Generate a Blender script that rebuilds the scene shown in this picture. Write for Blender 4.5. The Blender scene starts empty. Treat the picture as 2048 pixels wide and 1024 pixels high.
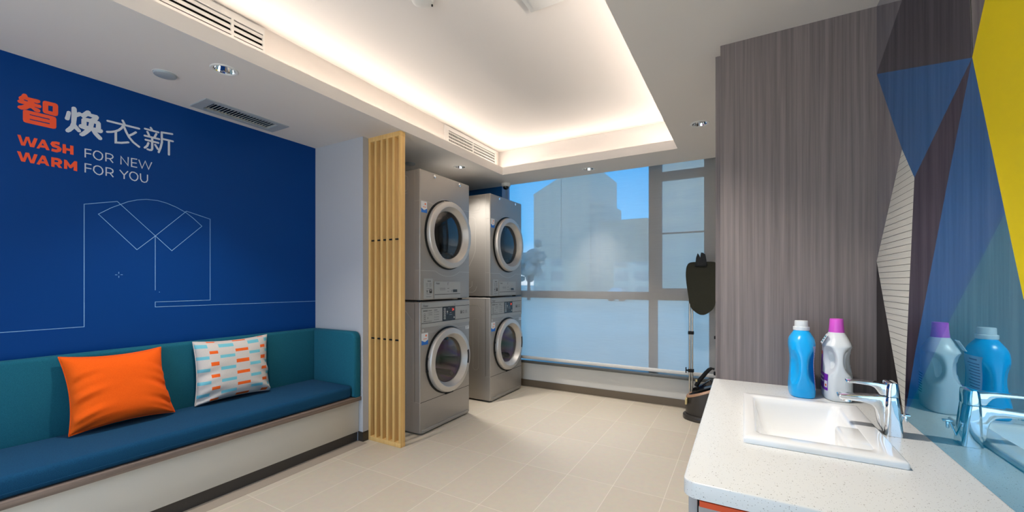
import bpy, bmesh, math, random
from mathutils import Vector, Matrix
from mathutils.geometry import delaunay_2d_cdt

random.seed(7)
S = bpy.context.scene
COL = S.collection

# ------------------------------------------------------------------ camera
CAM_H = 1.15
YAW = math.atan(462.0 / 818.0)
cam_d = bpy.data.cameras.new('camera')
cam = bpy.data.objects.new('camera', cam_d)
COL.objects.link(cam)
cam.location = (0, 0, CAM_H)
cam.rotation_euler = (math.pi / 2, 0, YAW)
cam_d.sensor_fit = 'HORIZONTAL'
cam_d.sensor_width = 36.0
cam_d.lens = 818.0 / 2048.0 * 36.0
cam_d.shift_y = 53.0 / 2048.0
cam_d.clip_start = 0.02
cam_d.clip_end = 500
S.camera = cam

# ------------------------------------------------------------------ view
S.view_settings.view_transform = 'Standard'
S.view_settings.look = 'None'
S.view_settings.gamma = 1.0
S.view_settings.use_curve_mapping = False
S.view_settings.exposure = 0.36
S.cycles.use_denoising = True
S.cycles.max_bounces = 8
S.cycles.diffuse_bounces = 5
S.cycles.transparent_max_bounces = 12
S.cycles.sample_clamp_indirect = 6.0
S.cycles.caustics_reflective = False
S.cycles.caustics_refractive = False

# light levels (all tuned here)
COVE_STRENGTH = 47.0
SPOT_W = 55.0
WORLD_STRENGTH = 1.85
REAR_W = 17.0

# ------------------------------------------------------------------ world: evening blue sky
W = bpy.data.worlds.new('sky')
S.world = W
W.use_nodes = True
wn, wl = W.node_tree.nodes, W.node_tree.links
wn.clear()
w_out = wn.new('ShaderNodeOutputWorld')
w_bg = wn.new('ShaderNodeBackground')
w_tc = wn.new('ShaderNodeTexCoord')
w_sep = wn.new('ShaderNodeSeparateXYZ')
w_rmp = wn.new('ShaderNodeValToRGB')
wl.new(w_tc.outputs['Generated'], w_sep.inputs[0])
wl.new(w_sep.outputs['Z'], w_rmp.inputs[0])
wl.new(w_rmp.outputs[0], w_bg.inputs['Color'])
wl.new(w_bg.outputs[0], w_out.inputs['Surface'])
w_rmp.color_ramp.elements[0].position = 0.0
w_rmp.color_ramp.elements[0].color = (0.72, 0.80, 0.86, 1)
w_rmp.color_ramp.elements[1].position = 0.40
w_rmp.color_ramp.elements[1].color = (0.01, 0.32, 0.82, 1)
e_ = w_rmp.color_ramp.elements.new(0.10)
e_.color = (0.12, 0.50, 0.92, 1)
e_ = w_rmp.color_ramp.elements.new(0.95)
e_.color = (0.26, 0.46, 0.68, 1)
w_bg.inputs['Strength'].default_value = WORLD_STRENGTH

# cool fill light added in an assumed opening behind the camera
ad = bpy.data.lights.new('rear_fill_light', 'AREA')
ad.shape = 'RECTANGLE'
ad.size, ad.size_y = 2.3, 2.05
ad.energy = REAR_W
ad.color = (0.76, 0.88, 1.0)
ao = bpy.data.objects.new('rear_fill_light', ad)
COL.objects.link(ao)
ao.location = (-1.1, -1.62, 1.08)
ao.rotation_euler = (math.radians(90), 0, 0)


# ------------------------------------------------------------------ helpers
def lin(c):
    c = c / 255.0
    return c / 12.92 if c <= 0.04045 else ((c + 0.055) / 1.055) ** 2.4


def rgb(r, g, b):
    return (lin(r), lin(g), lin(b), 1.0)


def mat(name, color, rough=0.5, metal=0.0, spec=0.5, **kw):
    m = bpy.data.materials.new(name)
    m.use_nodes = True
    b = m.node_tree.nodes['Principled BSDF']
    b.inputs['Base Color'].default_value = color
    b.inputs['Roughness'].default_value = rough
    b.inputs['Metallic'].default_value = metal
    b.inputs['Specular IOR Level'].default_value = spec
    for k, v in kw.items():
        b.inputs[k.replace('_', ' ')].default_value = v
    return m


def nodes(m):
    return m.node_tree.nodes, m.node_tree.links, m.node_tree.nodes['Principled BSDF']


def add_noise_color(m, c1, c2, scale=(1, 1, 1), nscale=5.0, detail=6.0, pos=(0.35, 0.65), rough=0.6, bump=0.0, bdist=0.002):
    """colour from stretched noise in object space, plus an optional bump from the same noise"""
    n, l, b = nodes(m)
    tc = n.new('ShaderNodeTexCoord')
    mp = n.new('ShaderNodeMapping')
    mp.inputs['Scale'].default_value = scale
    nz = n.new('ShaderNodeTexNoise')
    nz.inputs['Scale'].default_value = nscale
    nz.inputs['Detail'].default_value = detail
    nz.inputs['Roughness'].default_value = rough
    rp = n.new('ShaderNodeValToRGB')
    rp.color_ramp.elements[0].position, rp.color_ramp.elements[1].position = pos
    rp.color_ramp.elements[0].color = c1
    rp.color_ramp.elements[1].color = c2
    l.new(tc.outputs['Object'], mp.inputs[0])
    l.new(mp.outputs[0], nz.inputs['Vector'])
    l.new(nz.outputs['Fac'], rp.inputs[0])
    l.new(rp.outputs[0], b.inputs['Base Color'])
    if bump:
        bp = n.new('ShaderNodeBump')
        bp.inputs['Strength'].default_value = bump
        bp.inputs['Distance'].default_value = bdist
        l.new(nz.outputs['Fac'], bp.inputs['Height'])
        l.new(bp.outputs[0], b.inputs['Normal'])
    return m


LOC = {}


def thing(name, label, cat, loc=(0, 0, 0), group=None):
    o = bpy.data.objects.new(name, None)
    COL.objects.link(o)
    o.location = loc
    o['label'] = label
    o['category'] = cat
    if group:
        o['group'] = group
    LOC[o.name] = Vector(loc)
    return o


def obj(name, bm, mats, parent=None, smooth=True, angle=35, loc=None, label=None):
    """link bm (world coordinates) as one mesh object; parts keep their thing's origin"""
    off = Vector((0, 0, 0))
    if parent is not None:
        off = LOC[parent.name]
    elif loc is not None:
        off = Vector(loc)
    if off.length:
        bmesh.ops.translate(bm, verts=bm.verts[:], vec=-off)
    me = bpy.data.meshes.new(name)
    bm.to_mesh(me)
    bm.free()
    if not isinstance(mats, (list, tuple)):
        mats = [mats]
    for m in mats:
        me.materials.append(m)
    if smooth:
        me.polygons.foreach_set('use_smooth', [True] * len(me.polygons))
        me.set_sharp_from_angle(angle=math.radians(angle))
    o = bpy.data.objects.new(name, me)
    COL.objects.link(o)
    if parent is not None:
        o.parent = parent
        LOC[o.name] = off
    else:
        o.location = off
        LOC[o.name] = off
    if label:
        o['label'] = label
    return o


def tag(o, label, cat, group=None):
    o['label'] = label
    o['category'] = cat
    if group:
        o['group'] = group
    return o


def struct(name, bm, mats, parent=None, **kw):
    o = obj(name, bm, mats, parent, **kw)
    if parent is None:
        o['kind'] = 'structure'
    return o


def BM():
    return bmesh.new()


def merge(bm, other, mi=None):
    """append bmesh other into bm"""
    vm = {}
    for v in other.verts:
        vm[v] = bm.verts.new(v.co)
    for f in other.faces:
        try:
            nf = bm.faces.new([vm[v] for v in f.verts])
        except ValueError:
            continue
        nf.material_index = f.material_index if mi is None else mi
    other.free()
    return bm


def box(bm, x0, x1, y0, y1, z0, z1, mi=0, r=0.0, seg=2):
    t = bmesh.new()
    bmesh.ops.create_cube(t, size=1.0)
    for v in t.verts:
        v.co = Vector(((x0 + x1) / 2 + v.co.x * (x1 - x0), (y0 + y1) / 2 + v.co.y * (y1 - y0), (z0 + z1) / 2 + v.co.z * (z1 - z0)))
    if r > 0:
        bmesh.ops.bevel(t, geom=t.edges[:] + t.verts[:], offset=r, segments=seg, profile=0.5, affect='EDGES', clamp_overlap=True)
    return merge(bm, t, mi)


def lathe(bm, prof, origin, axis='Z', n=32, mi=0, mis=None, cap0=False, cap1=False, closed=False):
    """prof: list of (radius, height) spun about the axis through origin"""
    o = Vector(origin)
    rings = []
    for r, h in prof:
        ring = []
        for k in range(n):
            a = 2 * math.pi * k / n
            c, s = math.cos(a) * r, math.sin(a) * r
            p = {'Z': (c, s, h), 'X': (h, c, s), 'Y': (s, h, c)}[axis]
            ring.append(bm.verts.new(o + Vector(p)))
        rings.append(ring)
    pairs = list(range(len(rings) - 1))
    for i in pairs:
        for k in range(n):
            f = bm.faces.new((rings[i][k], rings[i][(k + 1) % n], rings[i + 1][(k + 1) % n], rings[i + 1][k]))
            f.material_index = mis[i] if mis else mi
    if closed:
        for k in range(n):
            f = bm.faces.new((rings[-1][k], rings[-1][(k + 1) % n], rings[0][(k + 1) % n], rings[0][k]))
            f.material_index = mi
    if cap0:
        f = bm.faces.new(list(reversed(rings[0])))
        f.material_index = mis[0] if mis else mi
    if cap1:
        f = bm.faces.new(rings[-1])
        f.material_index = mis[-1] if mis else mi
    return bm


def cyl(bm, p0, p1, r0, r1=None, n=16, mi=0):
    """capped (tapered) cylinder between two points"""
    r1 = r0 if r1 is None else r1
    p0, p1 = Vector(p0), Vector(p1)
    d = (p1 - p0)
    q = d.to_track_quat('Z', 'Y')
    a, b = [], []
    for k in range(n):
        t = 2 * math.pi * k / n
        e = q @ Vector((math.cos(t), math.sin(t), 0))
        a.append(bm.verts.new(p0 + e * r0))
        b.append(bm.verts.new(p1 + e * r1))
    for k in range(n):
        bm.faces.new((a[k], a[(k + 1) % n], b[(k + 1) % n], b[k])).material_index = mi
    bm.faces.new(list(reversed(a))).material_index = mi
    bm.faces.new(b).material_index = mi
    return bm


def tube(bm, pts, r, n=10, mi=0, closed=False):
    """round tube along a polyline; r is a number or one radius per point"""
    pts = [Vector(p) for p in pts]
    N = len(pts)
    rs = r if isinstance(r, (list, tuple)) else [r] * N
    rings = []
    prev = None
    for i, p in enumerate(pts):
        a = pts[i - 1] if i > 0 else (pts[-1] if closed else pts[0])
        b = pts[i + 1] if i < N - 1 else (pts[0] if closed else pts[-1])
        t = (b - a).normalized()
        if prev is None:
            u = t.orthogonal().normalized()
        else:
            u = (prev - t * prev.dot(t)).normalized()
        prev = u
        w = t.cross(u)
        rings.append([bm.verts.new(p + (u * math.cos(2 * math.pi * k / n) + w * math.sin(2 * math.pi * k / n)) * rs[i]) for k in range(n)])
    for i in range(N - 1 if not closed else N):
        A, B = rings[i], rings[(i + 1) % N]
        for k in range(n):
            bm.faces.new((A[k], A[(k + 1) % n], B[(k + 1) % n], B[k])).material_index = mi
    if not closed:
        bm.faces.new(list(reversed(rings[0]))).material_index = mi
        bm.faces.new(rings[-1]).material_index = mi
    return bm


def loft(bm, rings, mi=0, cap0=True, cap1=True, mis=None):
    vs = [[bm.verts.new(p) for p in ring] for ring in rings]
    n = len(vs[0])
    for i in range(len(vs) - 1):
        for k in range(n):
            f = bm.faces.new((vs[i][k], vs[i][(k + 1) % n], vs[i + 1][(k + 1) % n], vs[i + 1][k]))
            f.material_index = mis[i] if mis else mi
    if cap0:
        bm.faces.new(list(reversed(vs[0]))).material_index = mis[0] if mis else mi
    if cap1:
        bm.faces.new(vs[-1]).material_index = mis[-1] if mis else mi
    return bm


def sq_ring(cx, cy, a, b, z, e=4.0, n=40):
    """superellipse ring, half sizes a (x) and b (y)"""
    out = []
    for k in range(n):
        t = 2 * math.pi * k / n
        c, s = math.cos(t), math.sin(t)
        out.append(Vector((cx + a * math.copysign(abs(c) ** (2 / e), c), cy + b * math.copysign(abs(s) ** (2 / e), s), z)))
    return out


def flat(bm, outer, holes, to3, depth=None, mi=0):
    """filled 2D outline with holes, mapped by to3(u, v, w); depth gives it thickness (w from 0 to depth)"""
    loops = [list(outer)] + [list(h) for h in holes]
    vs, es, fs = [], [], []
    for lp in loops:
        b = len(vs)
        vs += [Vector((p[0], p[1])) for p in lp]
        fs.append(list(range(b, b + len(lp))))
    # holes wound the other way for the inside test of output mode 2
    def area(lp):
        return sum(lp[i][0] * lp[(i + 1) % len(lp)][1] - lp[(i + 1) % len(lp)][0] * lp[i][1] for i in range(len(lp))) / 2
    for i, lp in enumerate(loops):
        for k in range(len(lp)):
            es.append((fs[i][k], fs[i][(k + 1) % len(lp)]))
    ov, oe, of, _, _, _ = delaunay_2d_cdt(vs, es, [], 0, 1e-7)

    def inside(p, lp):
        c = False
        j = len(lp) - 1
        for i in range(len(lp)):
            xi, yi = lp[i][0], lp[i][1]
            xj, yj = lp[j][0], lp[j][1]
            if (yi > p[1]) != (yj > p[1]) and p[0] < (xj - xi) * (p[1] - yi) / (yj - yi) + xi:
                c = not c
            j = i
        return c
    tris = []
    for f in of:
        c = sum((ov[i] for i in f), Vector((0, 0))) / len(f)
        if inside(c, loops[0]) and not any(inside(c, h) for h in loops[1:]):
            tris.append(f)
    used = sorted({i for f in tris for i in f})
    top = {i: bm.verts.new(to3(ov[i].x, ov[i].y, 0.0)) for i in used}
    for f in tris:
        bm.faces.new([top[i] for i in f]).material_index = mi
    if depth is not None:
        bot = {i: bm.verts.new(to3(ov[i].x, ov[i].y, depth)) for i in used}
        ecount = {}
        for f in tris:
            bm.faces.new([bot[i] for i in reversed(f)]).material_index = mi
            for k in range(len(f)):
                e = (f[k], f[(k + 1) % len(f)])
                ecount[e] = 1
        for (a, b) in list(ecount):
            if (b, a) not in ecount:
                bm.faces.new((top[b], top[a], bot[a], bot[b])).material_index = mi
    return bm


def rrect(x0, x1, y0, y1, r, n=6):
    out = []
    for cx, cy, a0 in ((x1 - r, y1 - r, 0), (x0 + r, y1 - r, 90), (x0 + r, y0 + r, 180), (x1 - r, y0 + r, 270)):
        for k in range(n + 1):
            a = math.radians(a0 + 90 * k / n)
            out.append((cx + r * math.cos(a), cy + r * math.sin(a)))
    return out


def circle(cx, cy, r, n=32):
    return [(cx + r * math.cos(2 * math.pi * k / n), cy + r * math.sin(2 * math.pi * k / n)) for k in range(n)]


def ribbon(bm, pts, w, to3, mi=0, closed=False, cap=True, lift=0.0):
    """flat mitred stroke of width w along 2D points, mapped by to3(u, v, lift); round ends"""
    pts = [Vector(p) for p in pts]
    h = w / 2
    N = len(pts)
    L, R = [], []
    for i in range(N):
        a = pts[i - 1] if (i > 0 or closed) else None
        c = pts[(i + 1) % N] if (i < N - 1 or closed) else None
        d1 = (pts[i] - a).normalized() if a is not None else None
        d2 = (c - pts[i]).normalized() if c is not None else None
        d1 = d1 or d2
        d2 = d2 or d1
        n1, n2 = Vector((-d1.y, d1.x)), Vector((-d2.y, d2.x))
        m = n1 + n2
        m = m.normalized() if m.length > 1e-6 else n1
        k = min(1.9, 1.0 / max(0.2, m.dot(n1)))
        L.append(pts[i] + m * h * k)
        R.append(pts[i] - m * h * k)
    lv = [bm.verts.new(to3(p.x, p.y, lift)) for p in L]
    rv = [bm.verts.new(to3(p.x, p.y, lift)) for p in R]
    for i in range(N if closed else N - 1):
        j = (i + 1) % N
        bm.faces.new((rv[i], rv[j], lv[j], lv[i])).material_index = mi
    if cap and not closed:
        for i, d in ((0, (pts[0] - pts[1]).normalized()), (N - 1, (pts[-1] - pts[-2]).normalized())):
            n = Vector((-d.y, d.x))
            arcv = []
            for k in range(1, 6):
                t = math.pi * k / 6
                p = pts[i] + (n * math.cos(t) + d * math.sin(t)) * h
                arcv.append(bm.verts.new(to3(p.x, p.y, lift)))
            ends = (rv[0], lv[0]) if i == 0 else (lv[-1], rv[-1])
            try:
                bm.faces.new([ends[0]] + arcv + [ends[1]]).material_index = mi
            except ValueError:
                pass
    return bm


def boolean(bm, cutter):
    """difference bm - cutter, both bmeshes; returns a new bmesh"""
    obs = []
    for b in (bm, cutter):
        bmesh.ops.recalc_face_normals(b, faces=b.faces[:])
        me = bpy.data.meshes.new('tmp')
        b.to_mesh(me)
        b.free()
        o = bpy.data.objects.new('tmp', me)
        COL.objects.link(o)
        obs.append(o)
    md = obs[0].modifiers.new('b', 'BOOLEAN')
    md.operation = 'DIFFERENCE'
    md.solver = 'EXACT'
    md.object = obs[1]
    dg = bpy.context.evaluated_depsgraph_get()
    ev = obs[0].evaluated_get(dg)
    out = bmesh.new()
    out.from_mesh(ev.to_mesh())
    ev.to_mesh_clear()
    for o in obs:
        me = o.data
        bpy.data.objects.remove(o)
        bpy.data.meshes.remove(me)
    return out


def text_bm(bm, body, size, to3, mi=0, offset=0.0):
    """built-in font lettering as flat mesh, mapped by to3(u, v)"""
    cu = bpy.data.curves.new('t', 'FONT')
    cu.body = body
    cu.size = size
    cu.offset = offset
    o = bpy.data.objects.new('t', cu)
    COL.objects.link(o)
    dg = bpy.context.evaluated_depsgraph_get()
    me = o.evaluated_get(dg).to_mesh()
    vm = [bm.verts.new(to3(v.co.x, v.co.y)) for v in me.vertices]
    for p in me.polygons:
        try:
            bm.faces.new([vm[i] for i in p.vertices]).material_index = mi
        except ValueError:
            pass
    o.evaluated_get(dg).to_mesh_clear()
    bpy.data.objects.remove(o)
    bpy.data.curves.remove(cu)
    return bm


def copy_tree(o, vec, label=None):
    """copy a thing with its parts and their sub-parts, moved by vec"""
    r = o.copy()
    COL.objects.link(r)
    r.location = o.location + Vector(vec)
    if label:
        r['label'] = label
    for ch in list(o.children):
        c = ch.copy()
        COL.objects.link(c)
        c.parent = r
        for g in list(ch.children):
            d = g.copy()
            COL.objects.link(d)
            d.parent = c
    return r


# ------------------------------------------------------------------ materials
M = {}
M['ceiling'] = mat('ceiling_paint', rgb(226, 221, 216), 0.85, spec=0.2)
M['wall_white'] = mat('wall_paint_white', rgb(186, 188, 193), 0.7, spec=0.3)
M['wall_plain'] = mat('wall_paint_pale', rgb(225, 222, 215), 0.8, spec=0.2)
M['white_metal'] = mat('white_lacquer', rgb(225, 224, 220), 0.45)
M['grey_metal'] = mat('grey_lacquer', rgb(168, 176, 182), 0.5)
M['dark_void'] = mat('dark_duct', rgb(20, 19, 17), 0.9, spec=0.1)
M['black_plastic'] = mat('black_plastic', rgb(22, 22, 22), 0.55, spec=0.25)
M['black_gloss'] = mat('black_gloss', rgb(14, 14, 16), 0.08)
M['chrome'] = mat('chrome', (0.86, 0.87, 0.88, 1), 0.04, 1.0)
M['steel_pole'] = mat('polished_steel', (0.62, 0.58, 0.52, 1), 0.22, 1.0)
M['baseboard'] = mat('dark_baseboard', rgb(62, 56, 50), 0.3)
M['baseboard_brown'] = mat('brown_baseboard', rgb(112, 98, 80), 0.4)
M['plinth'] = mat('plinth_dark', rgb(66, 62, 58), 0.45)
M['sill_stone'] = mat('sill_stone', rgb(92, 92, 88), 0.3)
M['panel_white'] = mat('bench_panel_white', rgb(206, 204, 196), 0.45)
M['blue_wall'] = mat('mural_blue', rgb(0, 60, 130), 0.5, spec=0.15)
M['orange_print'] = mat('orange_print', rgb(244, 84, 42), 0.6)
M['grey_print'] = mat('pale_print', rgb(206, 213, 224), 0.6)
M['line_print'] = mat('light_blue_print', rgb(132, 178, 224), 0.6)
M['frame_tan'] = mat('window_frame_bronze', rgb(140, 124, 104), 0.5)
M['blue_paint'] = mat('blue_paint', rgb(24, 104, 168), 0.6)
M['lamp_glow'] = mat('lamp_glow', (1, 0.9, 0.75, 1), 0.5)
n_, l_, b_ = nodes(M['lamp_glow'])
b_.inputs['Emission Color'].default_value = (1.0, 0.86, 0.68, 1)
b_.inputs['Emission Strength'].default_value = 0.6
M['led'] = mat('led_strip_glow', (1, 0.9, 0.75, 1), 0.5)
n_, l_, b_ = nodes(M['led'])
b_.inputs['Emission Color'].default_value = (1.0, 0.88, 0.78, 1)
b_.inputs['Emission Strength'].default_value = COVE_STRENGTH

# grey wood-grain board, grain along z
M['wood_grey'] = add_noise_color(mat('grey_wood', rgb(120, 108, 104), 0.5, spec=0.3), rgb(92, 83, 82), rgb(152, 140, 136),
                                 scale=(100, 100, 1.3), nscale=1.0, detail=11.0, pos=(0.18, 0.80), rough=0.66, bump=0.08)
M['wood_grey_edge'] = add_noise_color(mat('grey_wood_edge', rgb(130, 112, 102), 0.5), rgb(106, 92, 84), rgb(142, 126, 116),
                                      scale=(60, 1.5, 60), nscale=1.0, detail=6.0, pos=(0.3, 0.7))
M['oak'] = add_noise_color(mat('oak', rgb(214, 170, 104), 0.5, spec=0.3), rgb(218, 170, 100), rgb(240, 202, 134),
                           scale=(70, 70, 1.6), nscale=1.0, detail=7.0, pos=(0.25, 0.75), bump=0.05)


def fabric(name, c1, c2, sc=420.0):
    m = mat(name, c1, 0.92, spec=0.15)
    add_noise_color(m, c1, c2, nscale=sc, detail=2.0, pos=(0.3, 0.7), bump=0.35, bdist=0.001)
    nodes(m)[2].inputs['Sheen Weight'].default_value = 0.03
    return m


M['teal_fabric'] = fabric('teal_fabric', rgb(20, 86, 108), rgb(32, 108, 128))
M['navy_fabric'] = fabric('navy_fabric', rgb(10, 58, 92), rgb(22, 78, 114))
M['orange_fabric'] = fabric('orange_fabric', rgb(244, 90, 14), rgb(252, 104, 24))
M['pillow_white'] = fabric('pillow_white', rgb(202, 195, 189), rgb(216, 209, 203))
M['pillow_blue'] = fabric('pillow_blue', rgb(110, 188, 204), rgb(122, 200, 214))
M['pillow_orange'] = fabric('pillow_orange', rgb(240, 98, 34), rgb(246, 110, 44))

# floor tiles 0.275 x 0.54
m = mat('floor_tile', rgb(206, 196, 178), 0.42, spec=0.35)
n, l, b = nodes(m)
tc = n.new('ShaderNodeTexCoord')
mp = n.new('ShaderNodeMapping')
mp.inputs['Rotation'].default_value = (0, 0, math.radians(90))
mp.inputs['Location'].default_value = (2.297, 0.367, 0)
br = n.new('ShaderNodeTexBrick')
br.offset = 0.0
br.inputs['Scale'].default_value = 1.0
br.inputs['Brick Width'].default_value = 0.5365
br.inputs['Row Height'].default_value = 0.2745
br.inputs['Mortar Size'].default_value = 0.0016
br.inputs['Mortar Smooth'].default_value = 0.3
br.inputs['Color1'].default_value = rgb(204, 193, 175)
br.inputs['Color2'].default_value = rgb(209, 199, 182)
br.inputs['Mortar'].default_value = rgb(232, 224, 208)
nz = n.new('ShaderNodeTexNoise')
nz.inputs['Scale'].default_value = 30.0
nz.inputs['Detail'].default_value = 8.0
mx = n.new('ShaderNodeMix')
mx.data_type = 'RGBA'
mx.blend_type = 'MULTIPLY'
mx.inputs[0].default_value = 0.14
l.new(tc.outputs['Object'], mp.inputs[0])
l.new(mp.outputs[0], br.inputs['Vector'])
l.new(tc.outputs['Object'], nz.inputs['Vector'])
l.new(br.outputs['Color'], mx.inputs[6])
l.new(nz.outputs['Color'], mx.inputs[7])
l.new(mx.outputs[2], b.inputs['Base Color'])
M['floor'] = m
M['floor_border'] = mat('floor_border_stone', rgb(168, 156, 142), 0.5)

# brushed stainless
def brushed(name, col, rough, axis):
    m = mat(name, col, rough, 1.0)
    n, l, b = nodes(m)
    tc = n.new('ShaderNodeTexCoord')
    mp = n.new('ShaderNodeMapping')
    mp.inputs['Scale'].default_value = axis
    nz = n.new('ShaderNodeTexNoise')
    nz.inputs['Scale'].default_value = 1.0
    nz.inputs['Detail'].default_value = 4.0
    mr = n.new('ShaderNodeMapRange')
    mr.inputs[3].default_value = rough - 0.06
    mr.inputs[4].default_value = rough + 0.10
    l.new(tc.outputs['Object'], mp.inputs[0])
    l.new(mp.outputs[0], nz.inputs['Vector'])
    l.new(nz.outputs['Fac'], mr.inputs[0])
    l.new(mr.outputs[0], b.inputs['Roughness'])
    return m


M['steel'] = brushed('machine_silver', (0.365, 0.345, 0.32, 1), 0.42, (4, 4, 160))
nodes(M['steel'])[2].inputs['Metallic'].default_value = 0.55
M['steel_side'] = brushed('machine_silver_side', (0.36, 0.34, 0.31, 1), 0.45, (160, 4, 4))
nodes(M['steel_side'])[2].inputs['Metallic'].default_value = 0.5
M['steel_light'] = mat('seam_highlight', (0.52, 0.50, 0.47, 1), 0.4, 0.5)
M['ring'] = brushed('door_ring_aluminium', (0.56, 0.535, 0.50, 1), 0.42, (30, 30, 30))
nodes(M['ring'])[2].inputs['Metallic'].default_value = 0.55
M['panel_silver'] = mat('panel_silver', rgb(166, 168, 166), 0.45, 0.1)
M['panel_print'] = mat('panel_print_grey', rgb(92, 94, 94), 0.6)
M['seam'] = mat('seam_dark', rgb(44, 42, 40), 0.7)
M['display'] = mat('display_black', rgb(34, 38, 42), 0.2)
M['sticker_white'] = mat('sticker_white', rgb(226, 228, 230), 0.5)
M['sticker_blue'] = mat('sticker_blue', rgb(24, 112, 206), 0.5)
M['red_digits'] = mat('red_digits', rgb(220, 70, 50), 0.5)
nodes(M['red_digits'])[2].inputs['Emission Color'].default_value = rgb(230, 70, 45)
nodes(M['red_digits'])[2].inputs['Emission Strength'].default_value = 0.6

# machine door glass: clear, slightly smoky
def glassy(name, tint, mixf, rough=0.02):
    m = bpy.data.materials.new(name)
    m.use_nodes = True
    n, l = m.node_tree.nodes, m.node_tree.links
    n.clear()
    o = n.new('ShaderNodeOutputMaterial')
    t = n.new('ShaderNodeBsdfTransparent')
    t.inputs[0].default_value = tint
    g = n.new('ShaderNodeBsdfGlossy')
    g.inputs['Roughness'].default_value = rough
    fr = n.new('ShaderNodeFresnel')
    fr.inputs[0].default_value = 1.5
    ad = n.new('ShaderNodeMath')
    ad.operation = 'ADD'
    ad.inputs[1].default_value = mixf
    mx = n.new('ShaderNodeMixShader')
    fm = n.new('ShaderNodeMath')
    fm.operation = 'MULTIPLY'
    fm.inputs[1].default_value = 0.7
    l.new(fr.outputs[0], fm.inputs[0])
    l.new(fm.outputs[0], ad.inputs[0])
    l.new(ad.outputs[0], mx.inputs[0])
    l.new(t.outputs[0], mx.inputs[1])
    l.new(g.outputs[0], mx.inputs[2])
    l.new(mx.outputs[0], o.inputs[0])
    return m


M['dryer_glass'] = glassy('dryer_glass', (0.30, 0.34, 0.36, 1), 0.05)
M['washer_glass'] = glassy('washer_glass', (0.92, 0.93, 0.93, 1), 0.03)
M['window_glass'] = glassy('window_glass', (0.93, 0.96, 0.97, 1), 0.0)

# washer drum: stainless, soft rainbow sheen painted into its colour
m = mat('drum_painted_sheen', (0.4, 0.4, 0.4, 1), 0.3, 0.2)
n, l, b = nodes(m)
tc = n.new('ShaderNodeTexCoord')
mp = n.new('ShaderNodeMapping')
mp.inputs['Scale'].default_value = (2, 5, 5)
nz = n.new('ShaderNodeTexNoise')
nz.inputs['Scale'].default_value = 1.1
nz.inputs['Detail'].default_value = 1.0
rp = n.new('ShaderNodeValToRGB')
cr = rp.color_ramp
cr.elements[0].position = 0.25
cr.elements[0].color = rgb(120, 200, 160)
cr.elements[1].position = 0.75
cr.elements[1].color = rgb(250, 190, 120)
for p, c in ((0.4, rgb(200, 200, 200)), (0.5, rgb(205, 165, 225)), (0.6, rgb(250, 225, 175))):
    e = cr.elements.new(p)
    e.color = c
l.new(tc.outputs['Object'], mp.inputs[0])
l.new(mp.outputs[0], nz.inputs['Vector'])
l.new(nz.outputs['Fac'], rp.inputs[0])
l.new(rp.outputs[0], b.inputs['Base Color'])
M['drum'] = m
M['drum_dark'] = mat('drum_dark_steel', rgb(88, 88, 88), 0.35, 0.8)

# quartz worktop: white with fine grey chips
m = mat('quartz_white', rgb(222, 222, 218), 0.22, spec=0.5)
n, l, b = nodes(m)
tc = n.new('ShaderNodeTexCoord')
vo = n.new('ShaderNodeTexVoronoi')
vo.inputs['Scale'].default_value = 230.0
vo2 = n.new('ShaderNodeTexVoronoi')
vo2.inputs['Scale'].default_value = 75.0
gt = n.new('ShaderNodeMath'); gt.operation = 'LESS_THAN'; gt.inputs[1].default_value = 0.17
gt2 = n.new('ShaderNodeMath'); gt2.operation = 'LESS_THAN'; gt2.inputs[1].default_value = 0.10
sep = n.new('ShaderNodeSeparateColor')
pk = n.new('ShaderNodeMath'); pk.operation = 'GREATER_THAN'; pk.inputs[1].default_value = 0.35
mu = n.new('ShaderNodeMath'); mu.operation = 'MULTIPLY'
ax = n.new('ShaderNodeMath'); ax.operation = 'MAXIMUM'
mx = n.new('ShaderNodeMix'); mx.data_type = 'RGBA'
mx.inputs[6].default_value = rgb(224, 224, 221)
mx.inputs[7].default_value = rgb(150, 146, 138)
for v in (vo, vo2):
    l.new(tc.outputs['Object'], v.inputs['Vector'])
l.new(vo.outputs['Distance'], gt.inputs[0])
l.new(vo2.outputs['Distance'], gt2.inputs[0])
l.new(vo.outputs['Color'], sep.inputs[0])
l.new(sep.outputs[0], pk.inputs[0])
l.new(pk.outputs[0], mu.inputs[0])
l.new(gt.outputs[0], mu.inputs[1])
l.new(mu.outputs[0], ax.inputs[0])
l.new(gt2.outputs[0], ax.inputs[1])
l.new(ax.outputs[0], mx.inputs[0])
l.new(mx.outputs[2], b.inputs['Base Color'])
M['quartz'] = m
M['ceramic'] = mat('white_ceramic', rgb(243, 243, 242), 0.08, spec=0.6)
M['cabinet_grey'] = mat('cabinet_grey', rgb(168, 162, 156), 0.5)
M['cabinet_brown'] = mat('cabinet_brown', rgb(96, 78, 66), 0.5)
M['orange_edge'] = mat('orange_edging', rgb(226, 78, 22), 0.5)

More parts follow.
